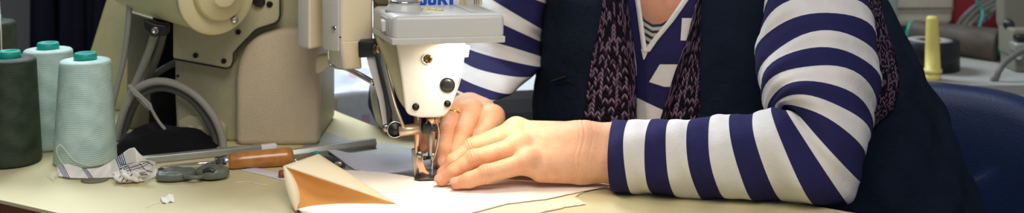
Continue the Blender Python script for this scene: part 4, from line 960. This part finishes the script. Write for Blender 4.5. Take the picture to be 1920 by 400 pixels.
sdf_part(trs, (-.1, 1.18, .05), (.85, 2.15, .66), .010, 'trousers', 'trousers')
def shoe(p):
    d = None
    for s in (-1, 1):
        an = np.array((.44, 1.80, .09))+np.array(S_)*.12*s+np.array(N_)*.44
        g = seg(p, an-np.array((0, 0, .03)), an+np.array(N_)*.15-np.array((0, 0, .045)), .048, .040); d = g if d is None else np.minimum(d, g)
    return np.maximum(d, .004-p[:, 2])
sdf_part(shoe, (-.1, 1.15, 0), (.55, 1.7, .16), .006, 'chair_black', 'shoes')

# ---- clothes over the torso
def panel(Lf, Rf, y0, y1, off, m, mb, n=14, rows=40, mfun=None, bul=0):
    R = []
    for j in range(rows):
        y = y0+(y1-y0)*j/(rows-1); l, r = Lf(y), Rf(y)
        R.append([hit(l+(r-l)*k/(n-1), y, off+bul*math.sin(math.pi*k/(n-1))) for k in range(n)])
    return mb.grid(R, m, mfun=mfun)
C1 = lambda *t: (lambda y: lerp1([(q[1], q[0]) for q in t], y))
kLo, kLi = C1((1137, -90), (1131, 0), (1124, 50), (1110, 108), (1100, 170), (1093, 228), (1080, 300), (1070, 420)), C1((1168, -90), (1173, 0), (1185, 90), (1190, 140), (1191, 228), (1192, 300), (1192, 420))
kRi, kRo = C1((1330, -90), (1308, 0), (1290, 72), (1266, 138), (1240, 222), (1225, 300), (1215, 420)), C1((1335, -90), (1315, 0), (1313, 72), (1313, 140), (1313, 228), (1318, 300), (1330, 420))
def edge_theta(z, fn, off, side):
    best = None
    for k in range(400):
        th = math.radians(20+k*.35); p = tpt(z, th, off); px = 960+p.x/p.y*F; py = HY+(CZ-p.z)/p.y*F
        e = abs(px-fn(py))
        if best is None or e < best[0]: best = (e, th)
    return best[1]
def vfold(z, th):
    f = .0045*math.sin(9*th+14*z)+.004*math.sin(23*z+3*th)+.0015*math.sin(17*th-31*z)+.001*math.sin(61*z+11*th)
    if z < .86: f += .002*math.sin(13*th+70*z)+.0015*math.sin(29*th-43*z)+.006*math.sin(5*th+26*z+1.0)*min(1, (.86-z)/.1)
    return f
vmb = MB(); zs = np.concatenate((np.linspace(.50, 1.04, 90), np.linspace(1.045, 1.085, 8))); rows = []
for z in zs:
    tR, tL = edge_theta(z, kRo, 0, 1), edge_theta(z, kLo, 0, -1)
    r = []
    for k in range(181):
        t = k/180; th = tR-(tR+2*math.pi-tL)*t
        rl = .010*(math.exp(-t*26)+math.exp(-(1-t)*26))
        r.append(tpt(z, th, vfold(z, th)*min(1, 12*t, 12*(1-t))+rl*.4))
    rows.append(r)
vmb.grid(rows, 'vest'); vo = vmb.build('quilted_vest', pers, solid=.010)
# pocket zip
zp = MB(); zp.tube([hit(1014+8*k, 159-2.6*k, .0045) for k in range(7)], .0011, 'vest_seam', 6)
for k in range(14): zp.box(hit(1034+2.0*k, 151.5-.62*k, .0062), (.0008, .001, .0016), 'dsteel')
zp.build('pocket_zip', pers)
zp = MB(); zp.tube([hit(1014+8*k, 166-2.2*k, .004) for k in range(8)], .0008, 'vest_seam', 6); zp.build('pocket_seam', pers)
# knitted cardigan edges
mb = MB(); panel(lambda y: kLo(y)-16, kLi, -88, 418, -.0065, 'knit', mb, 22, 70, bul=.006)
mb.build('knitted_cardigan_front', pers, solid=.004, offset=0)['label'] = 'black and mauve knitted edge at the left'
mb = MB(); panel(lambda y: kLi(y)-9, lambda y: kLi(y)+2, -88, 418, .0015, 'knit2', mb, 8, 70, bul=.003)
panel(kRi, lambda y: kRi(y)+3+8*min(1, max(0, y+40)/90), -88, 418, .0035, 'knit2', mb, 8, 70, bul=.002)
mb.build('knitted_border', pers, solid=.003, offset=0)
mb = MB(); panel(kRi, lambda y: kRo(y)+16, -88, 418, -.0045, 'knit', mb, 22, 70, bul=.005)
mb.build('knitted_cardigan_front', pers, solid=.004, offset=0)['label'] = 'black and mauve knitted edge at the right'
mb = MB(); panel(C1((1626, -10), (1630, 60), (1630, 180), (1628, 236)), C1((1648, -10), (1655, 30), (1666, 70), (1678, 110), (1685, 150), (1682, 180), (1674, 205), (1641, 234)), -10, 236, .006, 'knit', mb, 16, 44, bul=.004)
mb.build('knitted_armhole', pers, solid=.003, offset=0)
# striped top with V neck
vL, vR = C1((1178, -40), (1191, 0), (1206, 111), (1207, 130)), C1((1312, -40), (1290, 0), (1262, 40), (1232, 76), (1208, 111), (1207, 130))
mb = MB(); so = -.018
panel(lambda y: kLi(y)-16, vL, -40, 111, so, 'stripe_navy', mb, 8, 40); panel(vR, lambda y: kRi(y)+16, -40, 111, so, 'stripe_navy', mb, 12, 40)
panel(lambda y: kLi(y)-16, lambda y: kRi(y)+16, 110, 418, so, 'stripe_navy', mb, 24, 60)
q = so+.0012
panel(C1((1237, 121), (1217, 154)), C1((1290, 117), (1280, 150)), 121, 154, q, 'stripe_white', mb, 14, 12)
panel(C1((1217, 154), (1245, 163)), C1((1280, 154), (1262, 163)), 154, 163, q, 'stripe_white', mb, 10, 6)
panel(lambda y: 1176, C1((1187, 78), (1193, 120), (1194, 142)), 78, 142, q, 'stripe_white', mb, 8, 20)
panel(C1((1180, 184), (1180, 420)), C1((1195, 184), (1222, 197), (1246, 208), (1262, 222), (1262, 245)), 184, 240, q, 'stripe_white', mb, 18, 30)
panel(C1((1279, 30), (1276, 76)), C1((1302, 30), (1292, 76)), 34, 76, q, 'stripe_white', mb, 8, 14)
panel(lambda y: vL(y), lambda y: vL(y)+9, -40, 97, so+.003, 'stripe_white', mb, 5, 40, bul=.0015); panel(lambda y: vR(y)-11, lambda y: vR(y)+1, -40, 97, so+.003, 'stripe_white', mb, 5, 40, bul=.0015)
panel(C1((1202, 92), (1206, 112)), C1((1216, 92), (1212, 104), (1208, 112)), 92, 112, so+.003, 'stripe_white', mb, 6, 12)
mb.build('striped_top', pers)
mb = MB(); tcurve = [(1188, -6), (1196, 14), (1208, 36), (1224, 46), (1240, 45), (1256, 36), (1272, 14), (1284, -8)]
pxs = np.linspace(1188, 1284, 40); vy = lambda x: 108 if 1204 < x < 1214 else (0+(x-1191)*111/15 if x <= 1204 else max(-10, 111-(x-1208)*1.42))
cols = []
for a in np.linspace(0, 1, 90):
    cols.append([hit(x, lerp1(tcurve, x)+115*a, -.0245) for x in pxs])
mb.grid(cols, 'tee_navy', mfun=lambda a, k: 'tee_white' if int((a*115+2)/6.2) % 2 else 'tee_navy'); mb.build('undershirt', pers, solid=.0015)['label'] = 'finely striped dark undershirt'

# ---- sleeves: rings traced stripe edge by stripe edge
def sleeve(rg, first, name, sub=7, n=44, mb=None, fold=.0012):
    mb = mb or MB(); C, U, Wd = [], [], []
    for (ix, iy, iY), (mx, my, mY), (ox, oy, oY) in rg:
        a, b = W(ix, iy, iY), W(ox, oy, oY); c = (a+b)/2; C.append(c); U.append((b-a)/2); Wd.append(W(mx, my, mY)-c)
    o1 = [0]*len(C); Cs, _ = crom(C, o1, sub); Us, _ = crom(U, o1, sub); Ws, _ = crom(Wd, o1, sub)
    rings = []
    for i, (c, u, w) in enumerate(zip(Cs, Us, Ws)):
        r = []
        for k in range(n):
            t = 2*math.pi*k/n; f = 1+fold/.05*(math.sin(3*t+i*.31)+.7*math.sin(5*t-i*.17)+.5*math.sin(i*.9+2*t))
            r.append(c+(u*math.cos(t)+w*math.sin(t))*f)
        rings.append(r)
    ml = []
    for i in range(len(rings)-1): ml.append(('stripe_navy', 'stripe_white')[(i//sub+first) % 2])
    mb.loft(rings, None, cap=False, mlist=ml); return mb
Ls = [(1153, 226, 290, 1139, 359, 1150), (1181, 225, 287, 1169, 364, 1186), (1223, 226, 286, 1208, 366, 1223), (1261, 224, 288, 1248, 369, 1269), (1301, 222, 288, 1288, 372, 1317), (1339, 219, 290, 1330, 374, 1362),
      (1373, 216, 290, 1376, 376, 1414), (1414, 212, 290, 1424, 378, 1467), (1447, 204, 290, 1475, 386, 1526)]
rg = []
for x1, y1, y2, x2, y3, x3 in Ls:
    yo = min(1.4265, 920.0/(y3+287)); yi = yo+.030; rg.append(((x1, y1, yi), (x2, y2, (yo+yi)/2-.050), (x3, y3, yo)))
up_ = [((1474, 206, 1.400), (1522, 284, 1.338), (1588, 381, 1.379)), ((1492, 208, 1.405), (1549, 275, 1.340), (1612, 340, 1.392)), ((1468, 206, 1.415), (1552, 222, 1.345), (1622, 298, 1.412)), ((1452, 204, 1.425), (1548, 187, 1.352), (1631, 262, 1.428)),
       ((1440, 197, 1.435), (1542, 155, 1.362), (1638, 232, 1.442)), ((1429, 187, 1.450), (1537, 121, 1.374), (1644, 197, 1.455)), ((1425, 170, 1.462), (1537, 88, 1.388), (1649, 165, 1.468)), ((1422, 147, 1.476), (1539, 60, 1.404), (1649, 130, 1.482)),
       ((1419, 104, 1.490), (1535, 23, 1.420), (1645, 90, 1.498)), ((1422, 72, 1.505), (1530, -10, 1.440), (1639, 47, 1.514)), ((1432, 25, 1.52), (1525, -45, 1.46), (1630, 5, 1.53)), ((1440, -15, 1.54), (1520, -80, 1.485), (1615, -35, 1.55)),
       ((1450, -50, 1.56), (1512, -108, 1.515), (1598, -70, 1.57)), ((1462, -85, 1.585), (1508, -130, 1.55), (1575, -100, 1.59))]
sl_ = sleeve(rg+up_, 0, 'sleeve'); so_ = sl_.build('striped_sleeve', pers, solid=.0022)
Rr = [((965, -120, 1.80), (1000, -110, 1.74), (1050, -70, 1.80)), ((945, -70, 1.82), (990, -50, 1.75), (1035, -30, 1.80)), ((925, -30, 1.83), (980, -10, 1.755), (1025, 8, 1.80)), ((905, -12, 1.835), (966, 26, 1.75), (1016, 54, 1.80)),
      ((890, 20, 1.835), (950, 49, 1.745), (1014, 78, 1.80)), ((876, 66, 1.83), (943, 84, 1.735), (1018, 108, 1.80)), ((866, 84, 1.82), (936, 110, 1.725), (1016, 123, 1.79)), ((858, 105, 1.80), (924, 137, 1.69), (1004, 139, 1.77)),
      ((850, 132, 1.73), (908, 166, 1.65), (968, 170, 1.715)), ((846, 160, 1.68), (900, 184, 1.627), (938, 181, 1.67)), ((853, 171, 1.66), (895, 192, 1.618), (926, 187, 1.65))]
mb = sleeve(Rr, 0, 'sleeve', n=40)
El = [((742, 128, 1.76), (742, 200, 1.70), (764, 282, 1.76)), ((726, 132, 1.76), (728, 200, 1.71), (748, 274, 1.76)), ((708, 140, 1.77), (710, 200, 1.72), (730, 262, 1.77)), ((696, 155, 1.78), (697, 196, 1.74), (712, 240, 1.78)), ((691, 185, 1.785), (690, 194, 1.775), (692, 203, 1.785))]
El = [((800, 120, 1.77), (800, 200, 1.70), (820, 276, 1.77))]+El
sleeve(El, 0, 'sleeve', n=32, mb=mb, fold=.0006)
mb.build('striped_sleeve', pers, solid=.0022)
# wedding band
a, b = V(P3(RF['ring'][0])), V(P3(RF['ring'][1])); d = (b-a).normalized(); c = a.lerp(b, .30)
MB().lathe(c-d*.0014, d, [(0, .0135), (0, .0149), (.0017, .0155), (.0034, .0149), (.0034, .0135), (0, .0135)], 'gold', 40).build('gold_ring', pers)['label'] = 'gold finger ring'
for o in list(bpy.data.objects):
    if '_org' in o: del o['_org']
